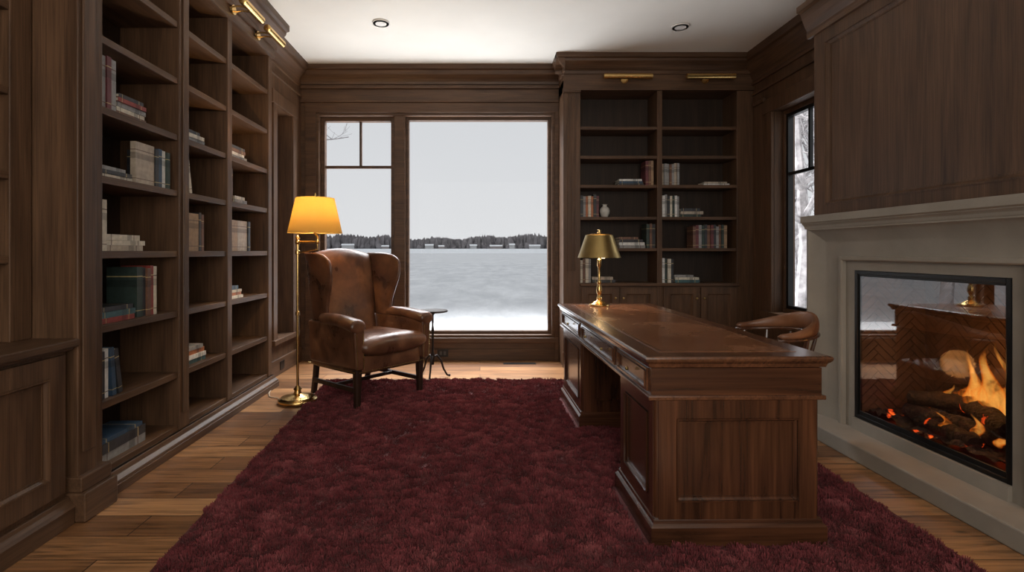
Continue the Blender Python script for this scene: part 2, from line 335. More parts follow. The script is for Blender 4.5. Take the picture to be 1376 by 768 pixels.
# near cabinet with recessed hutch
nc=wroot('built_in_cabinet',(-2.03,1.6,0),label="dark walnut low cabinet with panelled doors and shelved hutch",cat="cabinet")
g=G();g.box(-2.25,-1.84,-.4,2.38,.08,.785);make('cabinet_body',g,WZ,parent=nc,bevel=.003)
g=G();g.box(-2.25,-1.79,-.4,2.398,.785,.82);g.box(-2.25,-1.81,-.4,2.39,.77,.785);make('countertop',g,WY,parent=nc,bevel=.006)
T=lambda u,v,w:(-1.84+w,u,v)
for a in(-.38,.31,1.0,1.69):
    g=G();g.frame(T,a,a+.66,.15,.755,.085,0,.022);d=make('cabinet_door',g,WZ,parent=nc)
g=G();g.box(-2.25,-1.80,-.4,2.38,0,.075);g.sweep([(0,.075),(.045,.075),(.035,.09),(.02,.1),(.015,.12),(0,.12)],(-1.84,-.4,0),(-1.84,2.38,0),(1,0,0));make('plinth',g,WY,parent=nc,bevel=.003)
g=G();g.box(-2.25,-2.24,-.4,2.38,.82,3.1);make('back_panel',g,WB,parent=nc)
for a in(2.28,1.4,.5,-.4):
    g=G();g.box(-2.24,-2.0,a,a+.11,.82,3.1);make('upright',g,WZ,parent=nc,bevel=.004)
for a,b in((1.51,2.28),(.61,1.4),(-.29,.5)):
    for z in(1.19,1.55,1.91,2.27,2.63):
        g=G();g.box(-2.24,-2.005,a,b,z-.035,z);make('shelf',g,WY,parent=nc,bevel=.003)
g=G();g.box(-2.24,-2.0,-.4,2.39,3.0,3.24);make('header',g,WY,parent=nc)
# ------------------------------------------------------------------ RIGHT BOOKCASE
YF=5.59
rb=wroot('built_in_bookcase',(1.82,5.76,0),label="dark walnut built-in bookcase with two shelf columns above cupboard doors",cat="bookcase")
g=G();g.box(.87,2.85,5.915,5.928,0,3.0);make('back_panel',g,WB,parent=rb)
RO=[(1.048,1.848),(1.902,2.679)]
g=G();g.box(.87,1.048,YF,5.915,0,3.0);
for i in range(3): g.box(.91+i*.036,.925+i*.036,YF-.008,YF,1.0,2.85)
g.box(.86,1.05,YF-.03,YF,0,.16);g.box(.86,1.05,YF-.02,YF,2.86,2.9);make('pilaster',g,WZ,parent=rb,bevel=.004)
g=G();g.box(1.848,1.902,YF,5.915,.08,2.95);make('upright',g,WZ,parent=rb,bevel=.003)
g=G();g.box(2.679,2.85,YF,5.915,0,3.0);make('upright',g,WZ,parent=rb,bevel=.003)
RZ=[1.24,1.567,1.90,2.204,2.507]
for a,b in RO:
    for z in RZ:
        g=G();g.box(a,b,YF+.005,5.915,z-.032,z);make('shelf',g,WX,parent=rb,bevel=.003)
g=G();g.box(1.04,2.70,YF-.035,5.915,.845,.876);make('countertop',g,WX,parent=rb,bevel=.005)
g=G();g.box(1.048,2.679,YF+.005,5.915,.08,.845);make('cupboard_body',g,WX,parent=rb)
g=G();g.box(1.05,2.68,YF-.02,5.9,0,.09);make('plinth',g,WX,parent=rb,bevel=.005)
T=lambda u,v,w:(u,YF+.005-w,v)
for a,b in RO:
    h=(b-a)/2
    for k in(0,1):
        u0=a+.01+k*h;u1=u0+h-.02
        g=G();g.frame(T,u0,u1,.12,.83,.06,0,.022);d=make('cupboard_door',g,WZ,parent=rb)
        g=G();kx=u1-.03 if k==0 else u0+.03;g.sphere((kx,YF-.035,.72),.013);g.tube([(kx,YF-.03,.72),(kx,YF-.015,.72)],.005);make('knob',g,BRD,parent=d,smooth=True)
g=G();g.box(.87,2.85,YF-.01,5.915,2.88,3.24);g.sweep(crown(3.05,CZ,.11),(.78,YF-.01,0),(2.85,YF-.01,0),(0,-1,0));g.sweep(crown(3.05,CZ,.09),(.87,YF-.11,0),(.87,5.80,0),(-1,0,0));g.box(.865,2.85,YF-.025,YF,2.88,2.905);make('crown_molding',g,WX,parent=rb)
# ------------------------------------------------------------------ picture lights
def picture_light(base,axis,out,L,grp,lab):
    b=Vector(base);a=Vector(axis);o=Vector(out)
    r=wroot('picture_light',b,label=lab,cat="picture light",group=grp)
    g=G();g.tube([b,b+o*.015],.036,16);make('mounting_plate',g,BR,parent=r,smooth=True)
    for s in(-.04,.04):
        g=G();g.tube([b+a*s,b+a*s+o*.06+Vector((0,0,.01)),b+a*s+o*.13+Vector((0,0,.0))],.007,8)
        make('arm',g,BR,parent=r,smooth=True)
    g=G();c=b+o*.15+Vector((0,0,-.005))
    g.tube([c-a*L/2,c-a*(L/2-.004),c+a*(L/2-.004),c+a*L/2],[.022,.029,.029,.022],16);make('lamp_tube',g,BR,parent=r,smooth=True)
picture_light((1.50,YF-.01,2.985),(1,0,0),(0,-1,0),.50,"brass picture lights","brass tube picture light above the cupboard bookcase")
picture_light((2.34,YF-.01,2.985),(1,0,0),(0,-1,0),.50,"brass picture lights","brass tube picture light above the cupboard bookcase")
picture_light((XF+.03,3.98,3.0),(0,1,0),(1,0,0),.34,"brass picture lights","brass tube picture light above the tall three-column bookcase")
picture_light((XF+.03,4.42,2.985),(0,1,0),(1,0,0),.34,"brass picture lights","brass tube picture light above the tall three-column bookcase")
# recessed downlights
for (x,y) in((-.88,4.76),(1.81,4.84)):
    r=wroot('recessed_downlight',(x,y,CZ-.012),label="small round white recessed downlight in the ceiling",cat="ceiling light",group="ceiling downlights")
    g=G();g.lathe([(.075,0),(.075,.010),(.052,.011),(.05,-.004),(.07,-.004)],24,(x,y,CZ-.012));make('trim_ring',g,basic('white_trim%d'%(x>0),(.75,.73,.7),.5),parent=r,smooth=True)
    g=G();g.lathe([(.0,.004),(.045,.004),(.045,.011),(0,.011)],20,(x,y,CZ-.012));make('lens',g,emit('downlight_lens%d'%(x>0),(1,.93,.82),.5),parent=r)
# ------------------------------------------------------------------ FIREPLACE
fp=wroot('fireplace_surround',(2.35,2.88,0),label="carved taupe limestone fireplace surround with mantel and hearth",cat="fireplace")
YA,YB=2.02,3.74
HT=.095
FY0,FY1,FZ0,FZ1=2.38,3.38,.165,1.09
g=G();g.box(2.155,2.42,1.85,3.84,0,HT);make('hearth',g,STONE,parent=fp,bevel=.008)
g=G()
T=lambda u,v,w:(2.42-w,u,v)
def ring3(g,T,a0,a1,zt,b0,b1,zi,prof,z0):
    rows=[]
    for t,w in prof:
        y0=a0+(b0-a0)*t;y1=a1+(b1-a1)*t;z=zt+(zi-zt)*t
        rows.append([T(y0,z0,w),T(y0,z,w),T(y1,z,w),T(y1,z0,w)])
    n=len(g.v)
    for r in rows: g.v+=r
    for i in range(len(rows)-1):
        for k in range(3):
            g.f.append([n+i*4+k,n+i*4+k+1,n+(i+1)*4+k+1,n+(i+1)*4+k]);g.m.append(0)
prf=[(0,0),(0,.140),(.045,.140)]
for k in range(0,11):
    s=k/10; prf.append((.06+.62*s,.062+.070*(1-s)**2.0))
prf+=[(.685,.082),(.70,.087),(.76,.087),(.785,.08),(.79,.06),(1,.055),(1,-.02)]
ring3(g,T,YA,YB,1.365,FY0,FY1,FZ1,prf,HT)
g.box(2.345,2.42,FY0,FY1,HT,FZ0)
make('legs_and_lintel',g,STONE,parent=fp,smooth=True,ang=30)
g=G()
pr=[(0,1.36),(.142,1.36),(.145,1.368),(.148,1.380),(.156,1.390),(.162,1.393),(.162,1.400),(.174,1.404),(.174,1.45),(0,1.45)]
g.sweep(pr,(2.42,YA-.02,0),(2.42,YB+.02,0),(-1,0,0));make('mantel_shelf',g,STONE,parent=fp,bevel=.003)
om=wroot('overmantel_panel',(2.6,2.88,1.455),label="tall dark walnut panelled chimney breast above the mantel",cat="wall panel")
g=G();g.box(2.45,2.848,1.87,3.88,1.461,3.235);make('chimney_breast',g,WZ,parent=om)
T=lambda u,v,w:(2.45-w,u,v)
g=G();g.frame(T,1.87,3.88,1.454,2.80,.12,0,.03,bead=.02,bottom=.08);make('panel',g,WZ,parent=om)
g=G();g.sweep([(0,2.76),(.02,2.76),(.025,2.79),(.02,2.81),(.04,2.85),(.06,2.90),(.07,2.94),(.10,2.95),(.10,2.99),(.02,2.99),(.02,3.02),(.03,3.05),(.06,3.12),(.08,3.15),(.11,3.16),(.11,CZ-.002),(0,CZ-.002)],(2.42,1.87,0),(2.42,3.93,0),(-1,0,0));make('crown_molding',g,WY,parent=om)
fi=wroot('fireplace_insert',(2.59,2.88,.12),label="black-framed glass-fronted firebox lined with herringbone brick",cat="fireplace")
g=G();T=lambda u,v,w:(2.375-w,u,v)
def fr(g,T,u0,u1,v0,v1,r,w0,w1):
    g.tbox(T,u0,u0+r,v0,v1,w0,w1);g.tbox(T,u1-r,u1,v0,v1,w0,w1);g.tbox(T,u0+r,u1-r,v0,v0+r,w0,w1);g.tbox(T,u0+r,u1-r,v1-r,v1,w0,w1)
fr(g,T,FY0+.002,FY1-.002,FZ0+.002,FZ1-.002,.022,-.01,.014);fr(g,T,FY0+.018,FY1-.018,FZ0+.018,FZ1-.018,.02,-.01,.004)
g.tbox(T,FY0+.02,FY1-.02,FZ0+.0,FZ0+.05,-.01,.006)
make('frame',g,BLK,parent=fi,bevel=.002)
g=G();g.box(2.372,2.376,FY0+.03,FY1-.03,FZ0+.04,FZ1-.03);make('glass_pane',g,FGL,parent=fi)
g=G();g.box(2.80,2.815,FY0,FY1,FZ0,FZ1);g.box(2.386,2.80,FY0-.0,FY0+.012,FZ0,FZ1);g.box(2.386,2.80,FY1-.012,FY1,FZ0,FZ1);g.box(2.386,2.80,FY0,FY1,FZ0-.03,FZ0+.01);g.box(2.386,2.80,FY0,FY1,FZ1-.01,FZ1)
make('firebox_shell',g,BLK,parent=fi)
BRK=basic('firebrick',(.10,.056,.035),.85,0,noise=.4,nscale=7,bump=.2)
def herring(g,T,U,V,L=.16,W=.045,off=0):
    c=math.cos(pi/4);s=math.sin(pi/4);k=int(max(U,V)/W)+14
    def put(x0,y0,x1,y1):
        e=.0025
        q=[(x0+e,y0+e),(x1-e,y0+e),(x1-e,y1-e),(x0+e,y1-e)]
        q=[((x*c-y*s),(x*s+y*c)) for x,y in q]
        if min(p[0] for p in q)>U or max(p[0] for p in q)<0 or min(p[1] for p in q)>V or max(p[1] for p in q)<0: return
        def clip(P,f,inter):
            o=[]
            for i in range(len(P)):
                a,b=P[i-1],P[i]
                if f(b):
                    if not f(a): o.append(inter(a,b))
                    o.append(b)
                elif f(a): o.append(inter(a,b))
            return o
        def ix(v):
            return lambda a,b:(v,a[1]+(b[1]-a[1])*(v-a[0])/(b[0]-a[0]))
        def iy(v):
            return lambda a,b:(a[0]+(b[0]-a[0])*(v-a[1])/(b[1]-a[1]),v)
        for f,i in((lambda p:p[0]>=0,ix(0)),(lambda p:p[0]<=U,ix(U)),(lambda p:p[1]>=0,iy(0)),(lambda p:p[1]<=V,iy(V))):
            if q: q=clip(q,f,i)
        if len(q)<3:return
        g.loft([[T(a,b,0) for a,b in q],[T(a,b,.006) for a,b in q]])
    n=4;W=L/n
    for i in range(-k,k):
        for j in range(-k,k):
            x=i*W+j*L; y=i*W-j*L
            put(x,y,x+L,y+W)
            put(x,y+W,x+W,y+W+L)
g=G();herring(g,lambda u,v,w:(2.80-w,FY0+.012+u,FZ0+.01+v),FY1-FY0-.024,FZ1-FZ0-.02)
herring(g,lambda u,v,w:(2.386+u,FY1-.012-w,FZ0+.01+v),.41,FZ1-FZ0-.02)
make('brick_lining',g,BRK,parent=fi)
def vn(seed):
    rs=np.random.RandomState(seed);A=rs.rand(256,256)
    def f(x,y):
        xi=np.floor(x).astype(int);yi=np.floor(y).astype(int);fx=x-xi;fy=y-yi
        fx=fx*fx*(3-2*fx);fy=fy*fy*(3-2*fy);a=A[xi%256,yi%256];b=A[(xi+1)%256,yi%256];c=A[xi%256,(yi+1)%256];d=A[(xi+1)%256,(yi+1)%256]
        return (a*(1-fx)+b*fx)*(1-fy)+(c*(1-fx)+d*fx)*fy
    return f
def grid_obj(name,P,mat,nx,ny,**k):
    g=G();g.v=[tuple(p) for p in P.reshape(-1,3)]
    g.f=[[i*ny+j,(i+1)*ny+j,(i+1)*ny+j+1,i*ny+j+1] for i in range(nx-1) for j in range(ny-1)];g.m=[0]*len(g.f)
    return make(name,g,mat,smooth=True,ang=180,**k)
def ember_mat(name,thr,base,est):
    m,nt,ns,lk=newmat(name)
    p=ns.new('ShaderNodeBsdfPrincipled');o=ns.new('ShaderNodeOutputMaterial');lk.new(p.outputs[0],o.inputs[0])
    tc=ns.new('ShaderNodeTexCoord');n=ns.new('ShaderNodeTexNoise');n.inputs['Scale'].default_value=16;n.inputs['Detail'].default_value=5;lk.new(tc.outputs['Object'],n.inputs[0])
    r=ramp(nt,[(thr,(0,0,0)),(thr+.06,(1,.08,.01)),(thr+.16,(1,.35,.05))]);lk.new(n.outputs[0],r.inputs[0]);lk.new(r.outputs[0],p.inputs['Emission Color']);p.inputs['Emission Strength'].default_value=est
    n2=ns.new('ShaderNodeTexNoise');n2.inputs['Scale'].default_value=40;lk.new(tc.outputs['Object'],n2.inputs[0])
    r2=ramp(nt,[(.3,[c*.4 for c in base]),(.7,base)]);lk.new(n2.outputs[0],r2.inputs[0]);lk.new(r2.outputs[0],p.inputs['Base Color']);p.inputs['Roughness'].default_value=.9
    b=ns.new('ShaderNodeBump');b.inputs['Strength'].default_value=.9;b.inputs['Distance'].default_value=.02;lk.new(n2.outputs[0],b.inputs['Height']);lk.new(b.outputs[0],p.inputs['Normal'])
    return m
f=vn(3);nx,ny=50,110
uu,vv=np.meshgrid(np.linspace(2.40,2.79,nx),np.linspace(FY0+.02,FY1-.02,ny),indexing='ij')
zz=FZ0+.02+.05*f(uu*14,vv*14)+.03*f(uu*40,vv*40)
zz[:, :2]=FZ0+.011;zz[:,-2:]=FZ0+.011
grid_obj('ember_bed',np.stack([uu,vv,zz],-1),ember_mat('ember_glow',.60,(.05,.04,.035),1.4),nx,ny,kind='stuff',label="glowing orange embers and ash under the logs",cat="embers")
LOGM=ember_mat('charred_log',.66,(.035,.022,.015),1.2)
logs=[((2.60,2.46,.27),(2.50,3.12,.29),.055),((2.70,2.55,.29),(2.66,3.22,.28),.06),((2.50,2.52,.36),(2.68,3.02,.40),.05),((2.70,2.75,.40),(2.48,3.10,.37),.045),((2.46,2.66,.26),(2.50,3.04,.25),.04)]
for a,b,r in logs:
    a=Vector(a);b=Vector(b);g=G();pts=[];rad=[]
    for k in range(13):
        t=k/12;pts.append(a.lerp(b,t)+Vector((R.uniform(-.006,.006),0,R.uniform(-.006,.006))));rad.append(r*(1+R.uniform(-.1,.1))*(.9 if k in(0,12) else 1))
    g.tube(pts,rad,14);make('firewood_log',g,LOGM,smooth=True,label="charred burning log in the firebox",cat="firewood",group="burning logs in the firebox")
def flame_mat():
    m,nt,ns,lk=newmat('flame')
    o=ns.new('ShaderNodeOutputMaterial');e=ns.new('ShaderNodeEmission');t=ns.new('ShaderNodeBsdfTransparent');mx=ns.new('ShaderNodeMixShader')
    tc=ns.new('ShaderNodeTexCoord');sp=ns.new('ShaderNodeSeparateXYZ');lk.new(tc.outputs['Generated'],sp.inputs[0])
    lw=ns.new('ShaderNodeLayerWeight');lw.inputs[0].default_value=.5
    rc=ramp(nt,[(.05,(1,.46,.09)),(.35,(1,.24,.018)),(.75,(.9,.10,.004))]);lk.new(lw.outputs['Facing'],rc.inputs[0]);lk.new(rc.outputs[0],e.inputs[0]);e.inputs[1].default_value=1.5
    r2=ramp(nt,[(.1,.7),(.85,0)]);lk.new(lw.outputs['Facing'],r2.inputs[0])
    mp=ns.new('ShaderNodeMapping');mp.inputs['Scale'].default_value=(14,14,4.5);lk.new(tc.outputs['Object'],mp.inputs[0])
    n=ns.new('ShaderNodeTexNoise');n.inputs['Scale'].default_value=1.2;n.inputs['Distortion'].default_value=1.0;lk.new(mp.outputs[0],n.inputs[0]);r3=ramp(nt,[(.35,.12),(.58,1)]);lk.new(n.outputs[0],r3.inputs[0])
    mu=N(nt,'ShaderNodeMath',operation='MULTIPLY');lk.new(r2.outputs[0],mu.inputs[0]);lk.new(r3.outputs[0],mu.inputs[1])
    rz=ramp(nt,[(.0,.2),(.15,1),(.6,.85),(1,.05)]);lk.new(sp.outputs[2],rz.inputs[0]);m2=N(nt,'ShaderNodeMath',operation='MULTIPLY');lk.new(mu.outputs[0],m2.inputs[0]);lk.new(rz.outputs[0],m2.inputs[1])
    lk.new(m2.outputs[0],mx.inputs[0]);lk.new(t.outputs[0],mx.inputs[1]);lk.new(e.outputs[0],mx.inputs[2]);lk.new(mx.outputs[0],o.inputs[0]);return m
FM=flame_mat()
fr_=wroot('fire',(2.6,2.85,.26),label="orange flames rising from the burning logs",cat="fire")
for (x,y,z,h,w) in [(2.60,2.74,.35,.38,.065),(2.62,2.66,.35,.26,.055),(2.60,2.82,.34,.30,.06),(2.64,2.90,.35,.22,.055),(2.62,2.58,.33,.17,.045),(2.62,3.0,.33,.14,.04),(2.5,2.70,.27,.12,.03),(2.48,2.56,.27,.11,.028),(2.62,2.76,.35,.21,.085),(2.62,2.92,.34,.12,.06),(2.54,3.06,.29,.09,.025),(2.66,2.70,.36,.40,.03),(2.62,2.86,.36,.33,.028),(2.47,2.86,.26,.09,.028)]:
    g=G();rg=[];ph=R.uniform(0,6);am=R.uniform(.012,.03)
    for k in range(21):
        t=k/20;rr=w*(math.sin(pi*min(1,(t*.93+.07))**.6))*(1-.3*t)+.0008
        cx=x+am*math.sin(ph+t*5)*t;cy=y+am*1.8*math.sin(ph*1.7+t*7)*t
        rg.append(ring((cx,cy,z+h*t),(1,0,0),(0,1,0),rr*.6,rr*(1+.25*math.sin(9*t+ph)),2,14))
    g.loft(rg);make('flame',g,FM,parent=fr_,smooth=True,ang=180)
# ------------------------------------------------------------------ DESK
DX,DY,DR=.69,2.185,math.radians(.9)
desk=empty('pedestal_desk',(DX,DY,.012),DR,label="large antique mahogany pedestal desk with leather writing top",cat="desk")
DW,DL=.728,2.18
g=G()
rows=[]
for o,z in[(-.02,.718),(.0,.723),(.005,.738),(.013,.745),(.018,.751),(.020,.760),(.018,.766),(.012,.769)]:
    rows.append([(-o,-o,z),(DW+o,-o,z),(DW+o,DL+o,z),(-o,DL+o,z)])
g.loft(rows);make('desktop',g,MY,parent=desk)
g=G();g.box(.07,DW-.07,.09,DL-.09,.7692,.7705);make('leather_inlay',g,LTOP,parent=desk,label="tooled brown leather writing surface")
g=G()
for o in(.082,):
    for (a,b,c,d) in((o,DW-o,o+.02,o+.026),(o,DW-o,DL-o-.026,DL-o-.02),(o,o+.006,o+.02,DL-o-.02),(DW-o-.006,DW-o,o+.02,DL-o-.02)): g.box(a,b,c,d,.7703,.7708)
make('gold_tooling',g,GOLD,parent=desk)
g=G();g.box(.012,DW-.012,.014,DL-.012,.60,.7185);g.box(-.002,DW+.002,-.002,DL+.002,.588,.606);make('frieze',g,MY,parent=desk,bevel=.004)
g=G();g.box(.012,DW-.012,.008,.0138,.606,.7185);make('front_rail',g,MX,parent=desk)
T=lambda u,v,w:(.012-w,u,v)
for a,b in((.05,.50),(.56,1.38),(1.44,2.12)):
    g=G();g.frame(T,a,b,.615,.711,.012,-.006,.008,bead=.004);d=make('drawer',g,MY,parent=desk)
    for uy in ([(a+b)/2] if b-a<.7 else [a+.2,b-.2]):
        g=G();g.sphere((-.012,uy,.66),.009);make('drawer_knob',g,BRD,parent=d,smooth=True)
def pedestal(y0,y1):
    o=.02
    g=G();g.box(o+.018,DW-o-.018,y0+.018,y1-.018,.09,.59)
    ob=make('pedestal',g,MZ,parent=desk)
    e0=y0+.018
    T1=lambda u,v,w:(u,e0-w,v);T2=lambda u,v,w:(o+.018-w,u,v);T3=lambda u,v,w:(DW-o-.018+w,u,v);T4=lambda u,v,w:(u,y1-.018+w,v)
    g=G()
    g.frame(T1,o+.018,DW-o-.018,.10,.588,.075,0,.018,bead=.010);g.frame(T4,o+.018,DW-o-.018,.10,.588,.075,0,.018,bead=.01)
    g.frame(T2,y0+.02,y1-.02,.10,.588,.07,0,.016,bead=.010);g.frame(T3,y0+.02,y1-.02,.10,.588,.07,0,.016,bead=.010)
    make('side_panels',g,MZ,parent=ob)
    g=G();rows=[]
    for d,z in[(-.02,.0),(.022,.0),(.022,.075),(.016,.082),(.010,.088),(.008,.10),(.002,.108),(-.006,.112),(-.03,.112)]:
        a=o+.006
        rows.append([(a-d,y0+.006-d,z),(DW-a+d,y0+.006-d,z),(DW-a+d,y1-.006+d,z),(a-d,y1-.006+d,z)])
    g.loft(rows);make('plinth',g,MX,parent=ob)
    for cx in(o+.02,DW-o-.02):
        for cy in(y0+.02,y1-.02):
            g=G();g.tube([(cx,cy,.10),(cx,cy,.59)],.016,10);make('corner_column',g,MZ,parent=ob,smooth=True)
pedestal(.0,.52);pedestal(1.46,2.18)
# ------------------------------------------------------------------ RUG
def redge(y):
    t=(y-1.4)/3.58;return -1.20+(-1.42+1.20)*t, 1.88+.05*t
g=G()
q=[(redge(1.4)[0],1.4),(redge(1.4)[1],1.4),(redge(4.98)[1],4.98),(redge(4.98)[0],4.98)]
g.loft([[(x,y,.001) for x,y in q],[(x,y,.011) for x,y in q]])
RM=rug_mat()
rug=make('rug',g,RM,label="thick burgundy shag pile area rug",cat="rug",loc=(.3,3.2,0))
NB=540000
rs=np.random.RandomState(5)
v=rs.rand(NB)**1.3;yy=1.75+v*(4.97-1.75);t=(yy-1.4)/3.58
xl=-1.20-.22*t+.012;xr=1.88+.05*t-.012
xx=xl+rs.rand(NB)*(xr-xl)
ca,sa=math.cos(-DR),math.sin(-DR)
lx=(xx-DX)*ca-(yy-DY)*sa;ly=(xx-DX)*sa+(yy-DY)*ca
ins=(lx>-.02)&(lx<DW+.02)&(((ly>-.02)&(ly<.54))|((ly>1.44)&(ly<2.20)))
ins|=((xx+1.46)**2+(yy-4.29)**2<.16**2)
k=~ins;xx=xx[k];yy=yy[k];NB=len(xx)
f1,f2,f3,f4=vn(11),vn(12),vn(13),vn(14)
FQ=30
def clump(x,y):
    w1=f4(x*13,y*13)*1.8;w2=f3(x*13+9,y*13+3)*1.8
    a=f1(x*FQ+w1,y*FQ+w2);b=f2(x*70+w2,y*70)
    return a*.6+b*.4
cl=clump(xx,yy);cl=np.clip((cl-.22)/.56,0,1)
big=f3(xx*4,yy*4)
hgt=.008+.027*cl**1.1+.007*big
eps=.008
gx=(clump(xx+eps,yy)-clump(xx-eps,yy));gy=(clump(xx,yy+eps)-clump(xx,yy-eps))
ang=rs.rand(NB)*2*pi
w=.0025+.0016*(yy-1.7)/3
dxl=-gx*.026+rs.randn(NB)*.004;dyl=-gy*.026+rs.randn(NB)*.004
V4=np.zeros((NB,4,3),dtype=np.float32);tipw=(w*.6)
c_,s_=np.cos(ang),np.sin(ang)
V4[:,0,0]=xx-c_*w;V4[:,0,1]=yy-s_*w;V4[:,0,2]=.005
V4[:,1,0]=xx+c_*w;V4[:,1,1]=yy+s_*w;V4[:,1,2]=.005
V4[:,2,0]=xx+dxl+c_*tipw;V4[:,2,1]=yy+dyl+s_*tipw;V4[:,2,2]=hgt
V4[:,3,0]=xx+dxl-c_*tipw;V4[:,3,1]=yy+dyl-s_*tipw;V4[:,3,2]=hgt
V4[:,:,0]-=.3;V4[:,:,1]-=3.2
me=bpy.data.meshes.new('rug_pile');me.vertices.add(NB*4);me.vertices.foreach_set('co',V4.ravel());me.loops.add(NB*4);me.loops.foreach_set('vertex_index',np.arange(NB*4,dtype=np.int32))
me.polygons.add(NB);me.polygons.foreach_set('loop_start',np.arange(0,NB*4,4,dtype=np.int32));me.polygons.foreach_set('loop_total',np.full(NB,4,dtype=np.int32));me.update(calc_edges=True);me.validate()
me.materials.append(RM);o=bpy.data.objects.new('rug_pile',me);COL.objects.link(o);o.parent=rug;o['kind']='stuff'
# ------------------------------------------------------------------ WING CHAIR
wc=empty('wingback_armchair',(-.975,4.54,.012),math.radians(50),label="worn brown leather wingback armchair with dark wood legs",cat="armchair")
for sx in(-1,1):
    g=G();rg=[]
    for z,s in[(0,.019),(.02,.021),(.12,.023),(.20,.026),(.30,.029)]:
        rg.append(ring((sx*(.325),-.325,z),(1,0,0),(0,1,0),s,s,6,16))
    g.loft(rg);make('leg',g,CH,parent=wc,smooth=True)
    g=G();rg=[]
    for z,dy in[(0,.05),(.15,.02),(.30,0)]:
        rg.append(ring((sx*.28,.28+dy,z),(1,0,0),(0,1,0),.021,.021,6,16))
    g.loft(rg);make('leg',g,CH,parent=wc,smooth=True)
for sx in(-1,1):
    g=G();g.box(sx*.305-.011,sx*.305+.011,-.31,.30,.105,.14);make('stretcher',g,CH,parent=wc,bevel=.003)
g=G();g.box(-.30,.30,-.01,.012,.108,.136);make('stretcher',g,CH,parent=wc,bevel=.003)
g=G();rloft(g,lambda t:((0,-.03,.255+.14*t),(1,0,0),(0,1,0),.355,.335,),.14,.02,4,8,40);make('seat_rail',g,LEA,parent=wc,smooth=True)
g=G()
def SCu(t):
    y=-.43+.63*t;a=.292 if t>.28 else .292+.05*min(1,(.28-t)/.1)
    return ((0,y,.46+.006*math.sin(pi*t)),(1,0,0),(0,0,1),a,.084)
rloft(g,SCu,.63,.065,16,2.6,36)
make('seat_cushion',g,LEA,parent=wc,smooth=True,ang=80)
g=G()
def backpt(s,q):
    w=.29+.04*q
    zt=.40+(.765+.06*(1-s*s))*q
    return s*w,zt,.215+.135*q
ns_,nq=16,16
def backface(front):
    P=[]
    for j in range(nq+1):
        q=j/nq;row=[]
        for i in range(ns_+1):
            s=-1+2*i/ns_;x,z,y=backpt(s,q)
            e=max(0,(1-abs(s)**6))*max(0,1-(2*q-1)**10)
            th=.020+.05*e**.5
            row.append((x,y-(th if front else -th*.6),z))
        P.append(row)
    return P
F=backface(True);B_=backface(False)
for P in(F,B_):
    for row in P: g.v+=row
W1=ns_+1
def idx(k,j,i): return k*(nq+1)*W1+j*W1+i
for k in(0,1):
    for j in range(nq):
        for i in range(ns_): g.f.append([idx(k,j,i),idx(k,j,i+1),idx(k,j+1,i+1),idx(k,j+1,i)])
for j in range(nq):
    for i in(0,ns_): g.f.append([idx(0,j,i),idx(0,j+1,i),idx(1,j+1,i),idx(1,j,i)])
for i in range(ns_):
    for j in(0,nq): g.f.append([idx(0,j,i),idx(0,j,i+1),idx(1,j,i+1),idx(1,j,i)])
g.m=[0]*len(g.f)
make('backrest',g,LEA,parent=wc,smooth=True,ang=180,sub=1)
for sx in(-1,1):
    g=G()
    frp=[(0,.04),(.12,.045),(.28,.035),(.45,.0),(.62,-.035),(.78,-.04),(.90,-.01),(.97,.07),(1,.16)]
    def SW(t):
        z=.62+.565*t
        for i in range(len(frp)-1):
            if frp[i][0]<=t<=frp[i+1][0]:
                s=(t-frp[i][0])/(frp[i+1][0]-frp[i][0])
                p0=frp[max(i-1,0)][1];p1=frp[i][1];p2=frp[i+1][1];p3=frp[min(i+2,len(frp)-1)][1]
                yf=p1+.5*s*((p2-p0)+s*((2*p0-5*p1+4*p2-p3)+s*(3*p1-p0-3*p2+p3)));break
        yb=.265+.13*t
        c=(sx*(.322+.022*t),(yf+yb)/2,z);hl=(yb-yf)/2
        u=Vector((sx*(.09*t+.03),-1,0)).normalized();v=Vector((-u.y,u.x,0))
        return (c,u,v,hl,.026+.002*math.sin(pi*t))
    rloft(g,SW,.565,.022,26,2.6,28);make('wing',g,LEA,parent=wc,smooth=True,ang=80)
    g=G();rloft(g,lambda t:((sx*(.335+.012*t),-.055+.01*t,.30+.33*t),(1,0,0),(0,1,0),.042,.315),.33,.015,8,5,28);make('arm_panel',g,LEA,parent=wc,smooth=True)
    g=G()
    def SA(t):
        y=-.395+.50*t
        return ((sx*(.360-.012*t),y,.625+.015*math.sin(pi*t)+.03*t),(1,0,0),(0,0,1),.073-.026*t,.054-.012*t)
    rloft(g,SA,.50,.03,12,2.1,24);make('armrest',g,LEA,parent=wc,smooth=True,ang=80)
    g=G();rloft(g,lambda t:((sx*(.342+.008*t),-.374,.30+.32*t),(1,0,0),(0,1,0),.034+.016*t,.016),.32,.012,6,3,20);make('arm_front',g,LEA,parent=wc,smooth=True)
    g=G()
    for k in range(26): g.sphere((sx*(.342+.008*k/25)-.030,-.391,.31+.26*k/25),.0045,seg=6)
    for k in range(26): g.sphere((sx*(.342+.008*k/25)+.030,-.391,.31+.26*k/25),.0045,seg=6)
    make('nailhead_trim',g,BRD,parent=wc,kind='stuff',smooth=True)
g=G()
for k in range(40): g.sphere((-.33+.66*k/39,-.366,.275),.005,seg=6)
for sx in(-1,1):
    for k in range(36): g.sphere((sx*.356,-.33+.62*k/35,.275),.005,seg=6)
make('nailhead_trim',g,BRD,parent=wc,kind='stuff',smooth=True)
